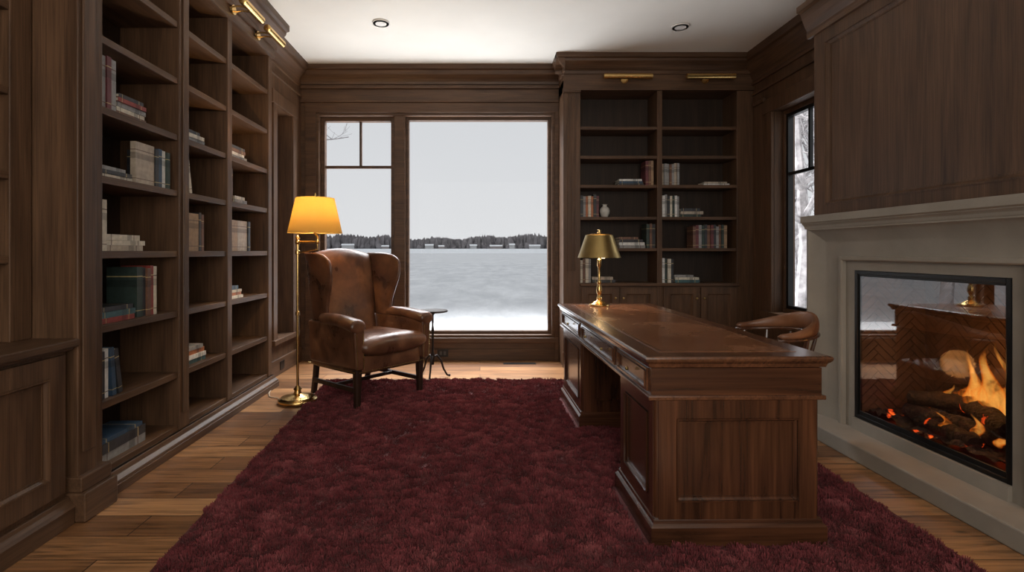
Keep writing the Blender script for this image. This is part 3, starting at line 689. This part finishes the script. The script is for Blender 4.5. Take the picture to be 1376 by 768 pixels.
# ------------------------------------------------------------------ FLOOR LAMP
fl=empty('floor_lamp',(-1.46,4.29,.012),0,label="brass swing-arm floor lamp with glowing amber shade",cat="floor lamp")
g=G();g.lathe([(.0,0),(.150,0),(.153,.008),(.150,.018),(.135,.024),(.128,.034),(.09,.042),(.05,.050),(.03,.062),(.026,.085),(.033,.095),(.024,.105),(.014,.12),(0,.12)],40);make('base',g,BR,parent=fl,smooth=True)
g=G();g.lathe([(0,.11),(.0105,.11),(.0105,.30),(.0105,1.29),(.018,1.295),(.018,1.305),(.009,1.32),(0,1.33)],16);g.lathe([(.01,.68),(.017,.685),(.017,.71),(.01,.715)],16);g.lathe([(.01,1.17),(.02,1.175),(.02,1.20),(.01,1.205)],16);make('pole',g,BR,parent=fl,smooth=True)
SXc=.14
g=G();g.tube([(0,0,1.27),(.07,-.01,1.27),(.165,-.02,1.27)],.009,12);g.sphere((0,0,1.27),.022);g.sphere((.165,-.02,1.27),.018);g.tube([(.165,-.02,1.27),(.165,-.02,1.31),(.14,-.01,1.34),(.14,0,1.40)],.008,10)
g.tube([(0,0,1.19),(.05,-.005,1.19),(.165,-.02,1.21),(.165,-.02,1.27)],.006,8)
make('swing_arm',g,BR,parent=fl,smooth=True)
def shade(parent,c,r0,r1,z0,z1,mat,name='lamp_shade',th=.003):
    g=G();rg=[]
    n=40
    for r,z in((r0,z0),(r1,z1)):
        rg.append([(c[0]+r*math.cos(2*pi*i/n),c[1]+r*math.sin(2*pi*i/n),z) for i in range(n)])
    if th:
        for r,z in((r1-th,z1),(r0-th,z0),(r0,z0)):
            rg.append([(c[0]+r*math.cos(2*pi*i/n),c[1]+r*math.sin(2*pi*i/n),z) for i in range(n)])
    g.loft(rg,cap=False);return make(name,g,mat,parent=parent,smooth=True)
shade(fl,(SXc,0),.212,.150,1.34,1.62,shade_mat(),th=0)
g=G();g.lathe([(0,1.40),(.018,1.40),(.028,1.43),(.028,1.46),(.018,1.485),(0,1.49)],16,(SXc,0,0));make('light_bulb',g,BULB,parent=fl,smooth=True)
g=G();g.tube([(SXc-.15,0,1.61),(SXc+.15,0,1.61)],.0025,6);g.tube([(SXc,-.15,1.61),(SXc,.15,1.61)],.0025,6);g.lathe([(.003,1.56),(.003,1.625),(.010,1.63),(.012,1.645),(.004,1.66),(0,1.665)],10,(SXc,0,0));make('finial',g,BR,parent=fl,smooth=True)
g=G();g.tube([(-.14,.02,-.003),(-.2,.1,-.006),(-.28,.14,-.006),(-.33,.25,-.006),(-.36,.4,-.006)],.004,8);make('power_cord',g,basic('cord',(.45,.38,.28),.6),parent=fl,smooth=True)
# ------------------------------------------------------------------ SIDE TABLE
st=empty('side_table',(-.45,5.1,0),.4,label="small round dark wood pedestal side table on tripod feet",cat="side table")
TM=basic('blackened_wood',(.018,.011,.008),.6,0,noise=.3,spec=.2)
g=G();g.lathe([(0,.625),(.12,.628),(.14,.632),(.145,.64),(.14,.648),(.13,.643),(0,.643)],36);make('tabletop',g,TM,parent=st,smooth=True)
g=G();g.lathe([(0,.13),(.012,.13),(.018,.16),(.022,.2),(.018,.23),(.011,.25),(.01,.42),(.014,.46),(.009,.5),(.009,.60),(.03,.625),(0,.626)],18);make('stem',g,TM,parent=st,smooth=True)
for k in range(3):
    a=k*2*pi/3;c,s=math.cos(a),math.sin(a);g=G();g.tube([(r*c,r*s,z) for r,z in((.005,.20),(.04,.215),(.08,.17),(.11,.08),(.145,.02),(.175,.013))],[.012,.012,.011,.009,.009,.012],10);make('leg',g,TM,parent=st,smooth=True)
# ------------------------------------------------------------------ DESK LAMP
dl=empty('desk_lamp',(.928,4.17,.783),0,label="polished brass desk lamp with flared metal shade on the desk",cat="desk lamp")
g=G();g.lathe([(0,0),(.078,0),(.080,.006),(.076,.014),(.055,.02),(.045,.032),(.025,.04),(.016,.052),(0,.052)],30);make('base',g,BR,parent=dl,smooth=True)
g=G();g.lathe([(0,.05),(.014,.05),(.022,.062),(.014,.075),(.011,.085),(.018,.10),(.022,.12),(.018,.15),(.011,.17),(.017,.18),(.017,.19),(.009,.20),(.009,.30),(.016,.31),(.016,.36),(.004,.37),(.004,.56),(0,.56)],20);make('stem',g,BR,parent=dl,smooth=True)
shade(dl,(0,0),.165,.105,.375,.55,BRD,th=.002)
g=G();g.lathe([(.1,.552),(.06,.562),(.02,.566),(.012,.575),(.012,.59),(0,.598)],24);make('finial',g,BR,parent=dl,smooth=True)
g=G();g.lathe([(0,.37),(.014,.37),(.024,.40),(.024,.43),(.012,.46),(0,.462)],14,(.03,0,0));make('light_bulb',g,BULB,parent=dl,smooth=True)
# ------------------------------------------------------------------ DESK CHAIR
dc=empty('desk_chair',(1.80,3.34,.0),math.radians(-90),label="tan-brown wood and leather swivel captain's chair behind the desk",cat="chair")
g=G();rloft(g,lambda t:((0,0,.43+.07*t),(1,0,0),(0,1,0),.235,.225),.07,.02,4,3.2,36);make('seat',g,LEA2,parent=dc,smooth=True)
def arc(t):
    a=pi*(-.08+1.16*t);x=.255*math.cos(a);y=-.02+.25*math.sin(a)
    return x,y
def SR(t):
    x,y=arc(t);x2,y2=arc(t+.01);d=Vector((x2-x,y2-y,0)).normalized();n=Vector((d.y,-d.x,0))
    b=math.sin(pi*t)**2
    return ((x,y+.02*b,.715+.062*b),n,(0,0,1),.019,.016+.040*b)
g=G();rloft(g,SR,.95,.03,28,2.4,18);make('backrest',g,LEA2,parent=dc,smooth=True,ang=80)
g=G()
def SR2(t):
    c,n,v,a,b=SR(.001+.998*t);return (Vector(c)-Vector((0,0,b+.006)),n,v,.025,.011)
rloft(g,SR2,.95,.011,28,2.4,14);make('back_rail',g,MX,parent=dc,smooth=True,ang=80)
for k in range(7):
    t=.06+.88*k/6;x,y=arc(t);b=math.sin(pi*t)**2;g=G()
    g.tube([(x*.86,y*.86-.01,.49),(x*.93,y*.93,.57),(x,y+.02*b,.69)],[.009,.013,.009],8);make('spindle',g,MZ,parent=dc,smooth=True)
g=G();g.lathe([(0,.16),(.035,.16),(.03,.22),(.024,.26),(.024,.40),(.08,.425),(.08,.432),(0,.432)],18);make('swivel_column',g,MZ,parent=dc,smooth=True)
for k in range(4):
    a=pi/4+k*pi/2;c,s=math.cos(a),math.sin(a);g=G();g.tube([(r*c,r*s,z) for r,z in((.02,.19),(.10,.17),(.2,.10),(.245,.065))],[.024,.022,.018,.016],10);l=make('leg',g,MZ,parent=dc,smooth=True)
    g=G();g.sphere((.245*c,.245*s,.026),.024,seg=10);g.tube([(.245*c,.245*s,.03),(.245*c,.245*s,.065)],.007,8);make('caster',g,BRD,parent=l,smooth=True)
# ------------------------------------------------------------------ BOOKS
PAL={'cream':(.60,.53,.42),'grey':(.27,.26,.25),'dark':(.035,.035,.04),'red':(.26,.045,.035),'brown':(.16,.075,.045),'green':(.028,.045,.038),'blue':(.035,.07,.12),'teal':(.05,.11,.12),'white':(.68,.66,.62),'tan':(.36,.23,.13),'orange':(.42,.14,.05),'olive':(.12,.11,.05),'wine':(.13,.03,.035),'beige':(.42,.34,.26)}
PAGE=basic('paper_pages',(.60,.54,.43),.9,0,noise=.12,nscale=60)
BM={}
def bmat(c,ax):
    if (c,ax) in BM: return BM[(c,ax)]
    col=PAL[c];m,nt,ns,lk=newmat('book_cover_'+c+'_'+'xyz'[ax])
    p=ns.new('ShaderNodeBsdfPrincipled');o=ns.new('ShaderNodeOutputMaterial');lk.new(p.outputs[0],o.inputs[0])
    tc=ns.new('ShaderNodeTexCoord');sp=ns.new('ShaderNodeSeparateXYZ');lk.new(tc.outputs['Generated'],sp.inputs[0])
    ac=(.45,.35,.16) if sum(col)<.6 else (.12,.07,.05)
    r=ramp(nt,[(0,col),(.12,ac),(.135,col),(.60,[c*.6+.0 for c in col]),(.74,col),(.80,ac),(.82,col)],'CONSTANT');lk.new(sp.outputs[ax],r.inputs[0])
    n=ns.new('ShaderNodeTexNoise');n.inputs['Scale'].default_value=30;lk.new(tc.outputs['Object'],n.inputs[0]);r2=ramp(nt,[(.3,.75),(.7,1.1)]);lk.new(n.outputs[0],r2.inputs[0])
    mx=N(nt,'ShaderNodeMix',data_type='RGBA',blend_type='MULTIPLY');mx.inputs[0].default_value=1;lk.new(r.outputs[0],mx.inputs[6]);lk.new(r2.outputs[0],mx.inputs[7]);lk.new(mx.outputs[2],p.inputs['Base Color']);p.inputs['Roughness'].default_value=.5
    BM[(c,ax)]=m;return m
WORD={'cream':'cream','grey':'grey','dark':'black','red':'red','brown':'brown','green':'dark green','blue':'navy blue','teal':'teal','white':'white','tan':'tan','orange':'orange','olive':'olive','wine':'wine red','beige':'beige'}
def mkbook(w3,rz,pos,t,h,d,c,mode,lean,grp):
    g=G();e=.003
    if mode=='v':
        g.box(0,e,0,d,0,h);g.box(t-e,t,0,d,0,h);g.box(e,t-e,0,e,0,h);ax=2
    elif mode=='f':
        g.box(0,h*.72,0,e,0,h);g.box(0,h*.72,t-e,t,0,h);g.box(0,e,e,t-e,0,h);ax=2
    else:
        g.box(0,h,0,d,0,e);g.box(0,h,0,d,t-e,t);g.box(0,h,0,e,e,t-e);ax=0
    lab={'v':'%s hardback book standing upright on a bookcase shelf','f':'%s book propped cover outward on a bookcase shelf','h':'%s hardback book lying flat in a stack on a shelf'}[mode]%WORD[c]
    if mode=='v' and lean: lab='%s hardback book leaning on a bookcase shelf'%WORD[c]
    o=make('book',g,bmat(c,ax),loc=(0,0,0),label=lab,cat='book',group=grp)
    g=G();q=.004
    if mode=='v': g.box(e,t-e,e,d-q,q,h-q)
    elif mode=='f': g.box(e,h*.72-q,e,t-e,q,h-q)
    else: g.box(q,h-q,e,d-q,e,t-e)
    make('page_block',g,PAGE,parent=o,loc=(0,0,0))
    o.location=pos;o.rotation_euler=(0,lean,rz) if mode=='v' else (0,0,rz)
    return o
def place(side,a,z,specs,grp):
    left=side=='L';rz=pi/2 if left else 0
    def P(al,inn,up):
        return (XF-.022-inn,al,up) if left else (al,YF+.035+inn,up)
    z+=.0005
    for s in specs:
        if s[0]=='gap': a+=s[1];continue
        if s[0]=='v':
            t,h,c=s[1:4];lean=s[4] if len(s)>4 else 0
            if lean>0:
                zz=z+math.sin(lean)*t
                mkbook(None,rz,P(a,R.uniform(0,.02),zz),t,h,.17,c,'v',lean,grp);a+=t*math.cos(lean)+.003
            elif lean<0:
                mkbook(None,rz,P(a+h*math.sin(-lean),R.uniform(0,.02),z),t,h,.17,c,'v',lean,grp);a+=t/math.cos(lean)+.003
            else:
                mkbook(None,rz,P(a,R.uniform(0,.025),z),t,h,.17,c,'v',0,grp);a+=t+.0015
        elif s[0]=='f':
            t,h,c=s[1:4];mkbook(None,rz,P(a,.02,z),t,h,.17,c,'f',0,grp);a+=h*.72+.003
        else:
            u=0;m=0
            for (l,t,c) in s[1]:
                mkbook(None,rz+R.uniform(-.03,.03),P(a+.006+R.uniform(0,.012),R.uniform(.01,.03),z+u),t,l,.18,c,'h',0,grp);u+=t+.0006;m=max(m,l)
            a+=m+.025
L0,L1,L2=2.70,3.46,4.05
gl=lambda n:"books on the %s shelf of the tall bookcase"%n
place('L',L0-.01,1.93,[('v',.04,.27,'grey'),('v',.032,.275,'wine'),('v',.04,.27,'grey'),('gap',.012),('h',[(.25,.024,'brown'),(.24,.022,'cream'),(.24,.024,'grey'),(.23,.022,'red'),(.2,.02,'dark')])],gl('sixth'))
place('L',L0,1.585,[('h',[(.25,.022,'cream'),(.23,.02,'dark'),(.2,.02,'grey')]),('f',.03,.235,'beige'),('v',.03,.22,'dark'),('v',.032,.23,'blue'),('v',.03,.225,'white'),('v',.028,.22,'green')],gl('fifth'))
place('L',L0,1.21,[('v',.032,.26,'cream'),('h',[(.30,.03,'beige'),(.31,.025,'cream'),(.27,.03,'cream')])],gl('fourth'))
place('L',L0-.02,.84,[('h',[(.26,.026,'red'),(.28,.03,'teal'),(.27,.024,'dark')]),('v',.05,.28,'green'),('v',.03,.275,'dark'),('v',.03,.27,'brown'),('v',.03,.285,'red'),('v',.025,.28,'cream')],gl('third'))
place('L',L0-.01,.46,[('v',.03,.24,'dark'),('v',.03,.25,'white'),('v',.03,.25,'blue',-.08),('v',.03,.24,'dark',-.16)],gl('second'))
place('L',L0-.01,.13,[('h',[(.36,.045,'grey'),(.36,.05,'dark'),(.34,.02,'blue')])],gl('bottom'))
place('L',L1,1.93,[('h',[(.24,.03,'grey'),(.22,.025,'cream'),(.20,.028,'dark')])],gl('sixth'))
place('L',L1,1.585,[('v',.03,.22,'cream',-.18)],gl('fifth'))
place('L',L1,1.21,[('f',.04,.25,'tan'),('v',.03,.26,'dark'),('v',.03,.25,'brown')],gl('fourth'))
place('L',L1,.46,[('h',[(.26,.03,'teal'),(.25,.028,'white'),(.25,.03,'orange'),(.22,.025,'grey')])],gl('second'))
place('L',L2,1.93,[('h',[(.32,.028,'grey'),(.30,.025,'white'),(.3,.025,'brown'),(.28,.02,'dark')])],gl('sixth'))
place('L',L2,1.585,[('v',.035,.27,'wine'),('v',.03,.26,'beige'),('v',.035,.26,'brown'),('h',[(.2,.03,'grey'),(.18,.025,'cream')])],gl('fifth'))
place('L',L2,1.21,[('f',.05,.24,'tan'),('f',.05,.24,'beige'),('v',.035,.24,'dark'),('v',.03,.24,'brown')],gl('fourth'))
place('L',L2,.84,[('h',[(.26,.022,'white'),(.25,.024,'orange'),(.24,.02,'cream'),(.2,.03,'blue')])],gl('third'))
gr=lambda n:"books on the %s shelf of the cupboard bookcase"%n
A,B=1.055,1.91
def vs(seq,h=.24,t=.028): return [('v',t+R.uniform(-.004,.006),h+R.uniform(-.015,.012),c) for c in seq]
place('R',A+.40,1.90,[('h',[(.26,.022,'dark'),(.25,.022,'blue'),(.24,.02,'white')])]+vs(['wine','brown','tan'],.25),gr('fourth'))
place('R',B,1.90,vs(['beige','grey','grey','brown','grey','beige','grey'],.235,.025)+[('gap',.25),('h',[(.27,.02,'white'),(.24,.018,'beige')])],gr('fourth'))
place('R',A,1.567,vs(['dark','grey','orange','cream','orange','dark','wine'],.23,.026),gr('third'))
place('R',B,1.567,vs(['white','grey','dark','cream','green','white','grey'],.225,.026)+[('h',[(.22,.03,'green'),(.24,.03,'beige'),(.2,.03,'dark')])],gr('third'))
place('R',A+.40,1.24,[('h',[(.27,.03,'grey'),(.27,.03,'white'),(.25,.03,'dark'),(.2,.025,'brown')])]+vs(['green','brown','dark'],.25),gr('second'))
place('R',B+.33,1.24,vs(['brown','wine','grey','green','dark','brown','wine','dark','grey','brown','green','tan'],.24,.028),gr('second'))
place('R',A,.876,vs(['cream','brown','cream','grey'],.25)+[('h',[(.24,.03,'dark'),(.22,.03,'beige')])],"books on the cupboard top")
place('R',B,.876,vs(['white','green','cream','dark'],.26)+[('h',[(.26,.03,'teal'),(.25,.025,'cream'),(.2,.025,'grey')])],"books on the cupboard top")
CER=basic('ceramic',(.55,.52,.47),.4,0,noise=.15)
g=G();g.lathe([(0,0),(.03,0),(.035,.01),(.05,.04),(.055,.07),(.045,.10),(.025,.115),(.022,.13),(.03,.14),(0,.138)],20,(1.33,5.72,1.5675));make('ceramic_jar',g,CER,smooth=True,label="small pale ceramic jar on a bookcase shelf",cat="ornament")
g=G();g.sphere((-2.0,3.53,.885),.045,1.2,1,1);g.sphere((-1.96,3.53,.945),.026);g.prism([(-1.94,3.52,.94),(-1.915,3.53,.945),(-1.94,3.54,.95)],(0,0,.004));g.sphere((-2.06,3.53,.90),.02,2,1,.6);make('bird_figurine',g,CER,smooth=True,label="small pale ceramic bird figurine on a bookcase shelf",cat="ornament")
g=G();g.box(-.47,-.35,BW-.027,BW-.0205,.045,.125);ou=make('wall_outlet',g,BLK,bevel=.002,label="black electrical outlet plate in the baseboard under the window",cat="outlet")
SK=basic('socket_grey',(.05,.05,.05),.5)
for a in(-.445,-.40):
    g=G();g.box(a,a+.025,BW-.029,BW-.027,.065,.105);make('socket',g,SK,parent=ou)
g=G();g.box(.25,.60,5.72,5.80,.0,.004)
for k in range(14): g.box(.262+k*.024,.274+k*.024,5.73,5.79,.004,.006)
make('floor_vent',g,BLK,label="dark metal floor register near the window wall",cat="vent")
g=G();g.box(-1.98+.0205,-1.98+.026,5.25,5.36,.045,.125);make('wall_outlet',g,BLK,bevel=.002,label="black electrical outlet plate beside the narrow window",cat="outlet")
# ------------------------------------------------------------------ EXTERIOR
SNOW=basic('snow',(.86,.88,.9),.9,0,noise=.03,nscale=.6,bump=.15,bscale=2)
def ice_mat():
    m,nt,ns,lk=newmat('lake_ice')
    p=ns.new('ShaderNodeBsdfPrincipled');o=ns.new('ShaderNodeOutputMaterial');lk.new(p.outputs[0],o.inputs[0])
    tc=ns.new('ShaderNodeTexCoord');mp=ns.new('ShaderNodeMapping');mp.inputs['Scale'].default_value=(.8,.22,1);lk.new(tc.outputs['Object'],mp.inputs[0])
    n=ns.new('ShaderNodeTexNoise');n.inputs['Scale'].default_value=1;n.inputs['Detail'].default_value=10;n.inputs['Roughness'].default_value=.72;n.inputs['Distortion'].default_value=.4;lk.new(mp.outputs[0],n.inputs[0])
    r=ramp(nt,[(.34,(.56,.575,.59)),(.5,(.68,.69,.70)),(.66,(.82,.83,.84))]);lk.new(n.outputs[0],r.inputs[0]);lk.new(r.outputs[0],p.inputs['Base Color']);p.inputs['Roughness'].default_value=.6;return m
g=G();g.box(-300,400,13.3,391,-.7,-.5);make('frozen_lake',g,ice_mat(),label="wide frozen grey lake dusted with snow",cat="lake",kind='stuff')
nx,ny=120,30
uu,vv=np.meshgrid(np.linspace(-40,60,nx),np.linspace(6.3,13.28,ny),indexing='ij');f=vn(21)
zz=-.32+.05*f(uu*.5,vv*.5)-.32*np.clip((vv-11.2-.6*f(uu*.5,vv*0))/1.2,0,1)
grid_obj('snowy_bank',np.stack([uu,vv,zz],-1),SNOW,nx,ny,kind='stuff',label="smooth snow-covered shore outside the window",cat="snow")
g=G();g.prism([(-300,391.5,-.5),(-300,400,2.9),(-300,470,2.9),(-300,470,-.5)],(700,0,0));make('far_shore',g,SNOW,label="snowy far shoreline across the lake",cat="shore",kind='stuff')
HZ=basic('hazed_distant_trees',(.20,.185,.19),1,0,noise=.4,nscale=.15)  # distance haze is mixed into the tree colour
g=G();rt=random.Random(4)
for i in range(5200):
    x=rt.uniform(-210,290);y=rt.uniform(406 if i%6==0 else 411,460);h=rt.uniform(6,10)*(1+.13*math.sin(x*.045)+.10*math.sin(x*.17+1));w_=rt.uniform(.7,2.4)
    if y<411:h*=.5
    b=2.91;n=5;rg=[]
    for t,s in((0,.5),(.3,1),(.65,.85),(.9,.45),(1,.05)):
        rg.append([(x+w_*s*math.cos(2*pi*k/n)*rt.uniform(.75,1.25),y+w_*s*math.sin(2*pi*k/n),b+h*t*(rt.uniform(.93,1.07) if t else 1)) for k in range(n)])
    g.loft(rg)
make('distant_treeline',g,HZ,kind='stuff',label="grey-brown bare woodland lining the far shore",cat="trees")
HW=[basic('hazed_house_wall_a',(.42,.42,.42),.9,noise=.1),basic('house_wall_b',(.24,.21,.2),.9,noise=.1)]  # the paler wall grey has distance haze painted in
for x,w_,k,hh_ in((-99,9,0,2.6),(-71,5,1,1.6),(-38,6,0,2.4),(-29,4,1,1.6),(-5,5,0,2.2),(12,9,1,1.8),(24,4,0,2.8),(41,8,0,2.0)):
    hh=wroot('house',(x,401.5,2.91),label="small distant lakeside house with snowy roof",cat="house",group="houses on the far shore")
    g=G();g.box(x-w_/2,x+w_/2,400.5,402.4,2.91,2.91+hh_);make('house_walls',g,HW[k],parent=hh)
    z=2.9+hh_;g=G();g.prism([(x-w_/2-.3,400.3,z),(x-w_/2-.3,401.5,z+1.1),(x-w_/2-.3,402.6,z)],(w_+.6,0,0));make('roof',g,SNOW,parent=hh)
BARK=basic('bark',(.30,.28,.28),.95,0,noise=.3,nscale=6)
BARKS=basic('frosted_bark',(.34,.32,.32),.95,0,noise=.5,nscale=9)
def tree(base,h,r,seed,lab,lean=(0,0),levels=5,low=.25,mat=BARK,rmin=.006):
    rr=random.Random(seed);g=G()
    def br(p,d,l,r,lv):
        pts=[p];rad=[r];q=p.copy();dd=d.copy();n=5
        for i in range(n):
            dd=(dd+Vector((rr.uniform(-.16,.16),rr.uniform(-.16,.16),rr.uniform(-.05,.12)))).normalized()
            q=q+dd*l/n;pts.append(q.copy());rad.append(max(r*(1-.55*(i+1)/n),rmin))
        g.tube(pts,rad,6 if lv<3 else 4)
        if lv<levels:
            for k in range(rr.randint(3,4) if lv else 8):
                t=rr.uniform(low if lv==0 else .3,1);i=min(int(t*n),n-1);s=pts[i].lerp(pts[i+1],t*n-i)
                ax=Vector((rr.uniform(-1,1),rr.uniform(-1,1),rr.uniform(-.2,.7))).normalized()
                nd=(dd*.55+ax*.9).normalized();br(s,nd,l*rr.uniform(.45,.7),max(rad[i]*.6,rmin),lv+1)
    br(Vector(base),Vector((lean[0],lean[1],1)).normalized(),h,r,0)
    make('bare_tree',g,mat,label=lab,cat='tree',loc=base)
tree((-6.1,12.5,-.4),6.0,.14,3,"leafless winter tree on the snowy bank",rmin=.004)
tree((4.62,7.7,-.3),4.0,.10,5,"frosted leafless winter tree outside the side window",low=.08,mat=BARKS)
tree((5.85,9.6,-.3),4.4,.09,21,"young frosted leafless tree near the side window",low=.08,mat=BARKS)
tree((7.2,11.9,-.4),5.0,.10,9,"slender frosted leafless tree on the snowy bank",low=.1,mat=BARKS)
# ------------------------------------------------------------------ LIGHTS / WORLD
W=bpy.data.worlds.new('overcast');SC.world=W;W.use_nodes=True;nt=W.node_tree;nt.nodes.clear()
bg=nt.nodes.new('ShaderNodeBackground');wo_=nt.nodes.new('ShaderNodeOutputWorld');nt.links.new(bg.outputs[0],wo_.inputs[0])
tc=nt.nodes.new('ShaderNodeTexCoord');sp=nt.nodes.new('ShaderNodeSeparateXYZ');nt.links.new(tc.outputs['Generated'],sp.inputs[0])
nz=nt.nodes.new('ShaderNodeTexNoise');nz.inputs['Scale'].default_value=2.5;nt.links.new(tc.outputs['Generated'],nz.inputs[0])
ma=N(nt,'ShaderNodeMath',operation='MULTIPLY_ADD');ma.inputs[1].default_value=.12;nt.links.new(nz.outputs[0],ma.inputs[0]);nt.links.new(sp.outputs[2],ma.inputs[2])
r=ramp(nt,[(.0,(.87,.88,.895)),(.3,(.76,.78,.81)),(1,(.74,.77,.81))]);nt.links.new(ma.outputs[0],r.inputs[0]);nt.links.new(r.outputs[0],bg.inputs[0]);bg.inputs[1].default_value=.87
def light(name,typ,loc,energy,col,size=.1,sy=None,target=None,spread=None):
    l=bpy.data.lights.new(name,typ);l.energy=energy;l.color=col
    if typ=='AREA':
        l.size=size
        if sy: l.shape='RECTANGLE';l.size_y=sy
        if spread: l.spread=spread
    else: l.shadow_soft_size=size
    o=bpy.data.objects.new(name,l);COL.objects.link(o);o.location=loc
    if target is not None: o.rotation_euler=(Vector(target)-Vector(loc)).to_track_quat('-Z','Y').to_euler()
    return o
light('sky_light_main','AREA',(-.5,9.2,6.4),2500,(.95,.97,1),6,3.5,(0,4.2,.6))
light('sky_light_side','AREA',(5.6,4.8,4.6),300,(.95,.97,1),2.5,2,(2.2,4.2,.8))
sb=light('snow_bounce_fill','AREA',(-.4,6.95,-.20),150,(.96,.98,1),4.0,1.1);sb.rotation_euler=(pi,0,0)  # unseen lamp added to lift the ceiling, imitating bounce off the snow
light('rear_fill_light','AREA',(.2,-1.1,1.9),92,(1,.95,.87),3.4,2.0,(.1,5,2.1))  # unseen fill lamp added behind the camera; the rear wall has no window
light('floor_lamp_light','POINT',(-1.46+SXc,4.29,.012+1.525),22,(1,.68,.32),.03)
light('desk_lamp_light','POINT',(.928,4.17,.783+.40),6,(1,.68,.35),.03)
light('fire_light','POINT',(2.48,2.80,.62),4,(1,.42,.12),.08)
# ------------------------------------------------------------------ CAMERA
cd=bpy.data.cameras.new('camera');cam=bpy.data.objects.new('camera',cd);COL.objects.link(cam);SC.camera=cam
cam.location=(0,0,1.21);cam.rotation_euler=(pi/2,0,0);cd.sensor_width=36;cd.lens=720/1376*36;cd.shift_x=(688-645)/1376;cd.shift_y=-(384-337)/1376;cd.clip_end=2000;cd.clip_start=.05
SC.view_settings.view_transform='Standard'
SC.view_settings.look='None'
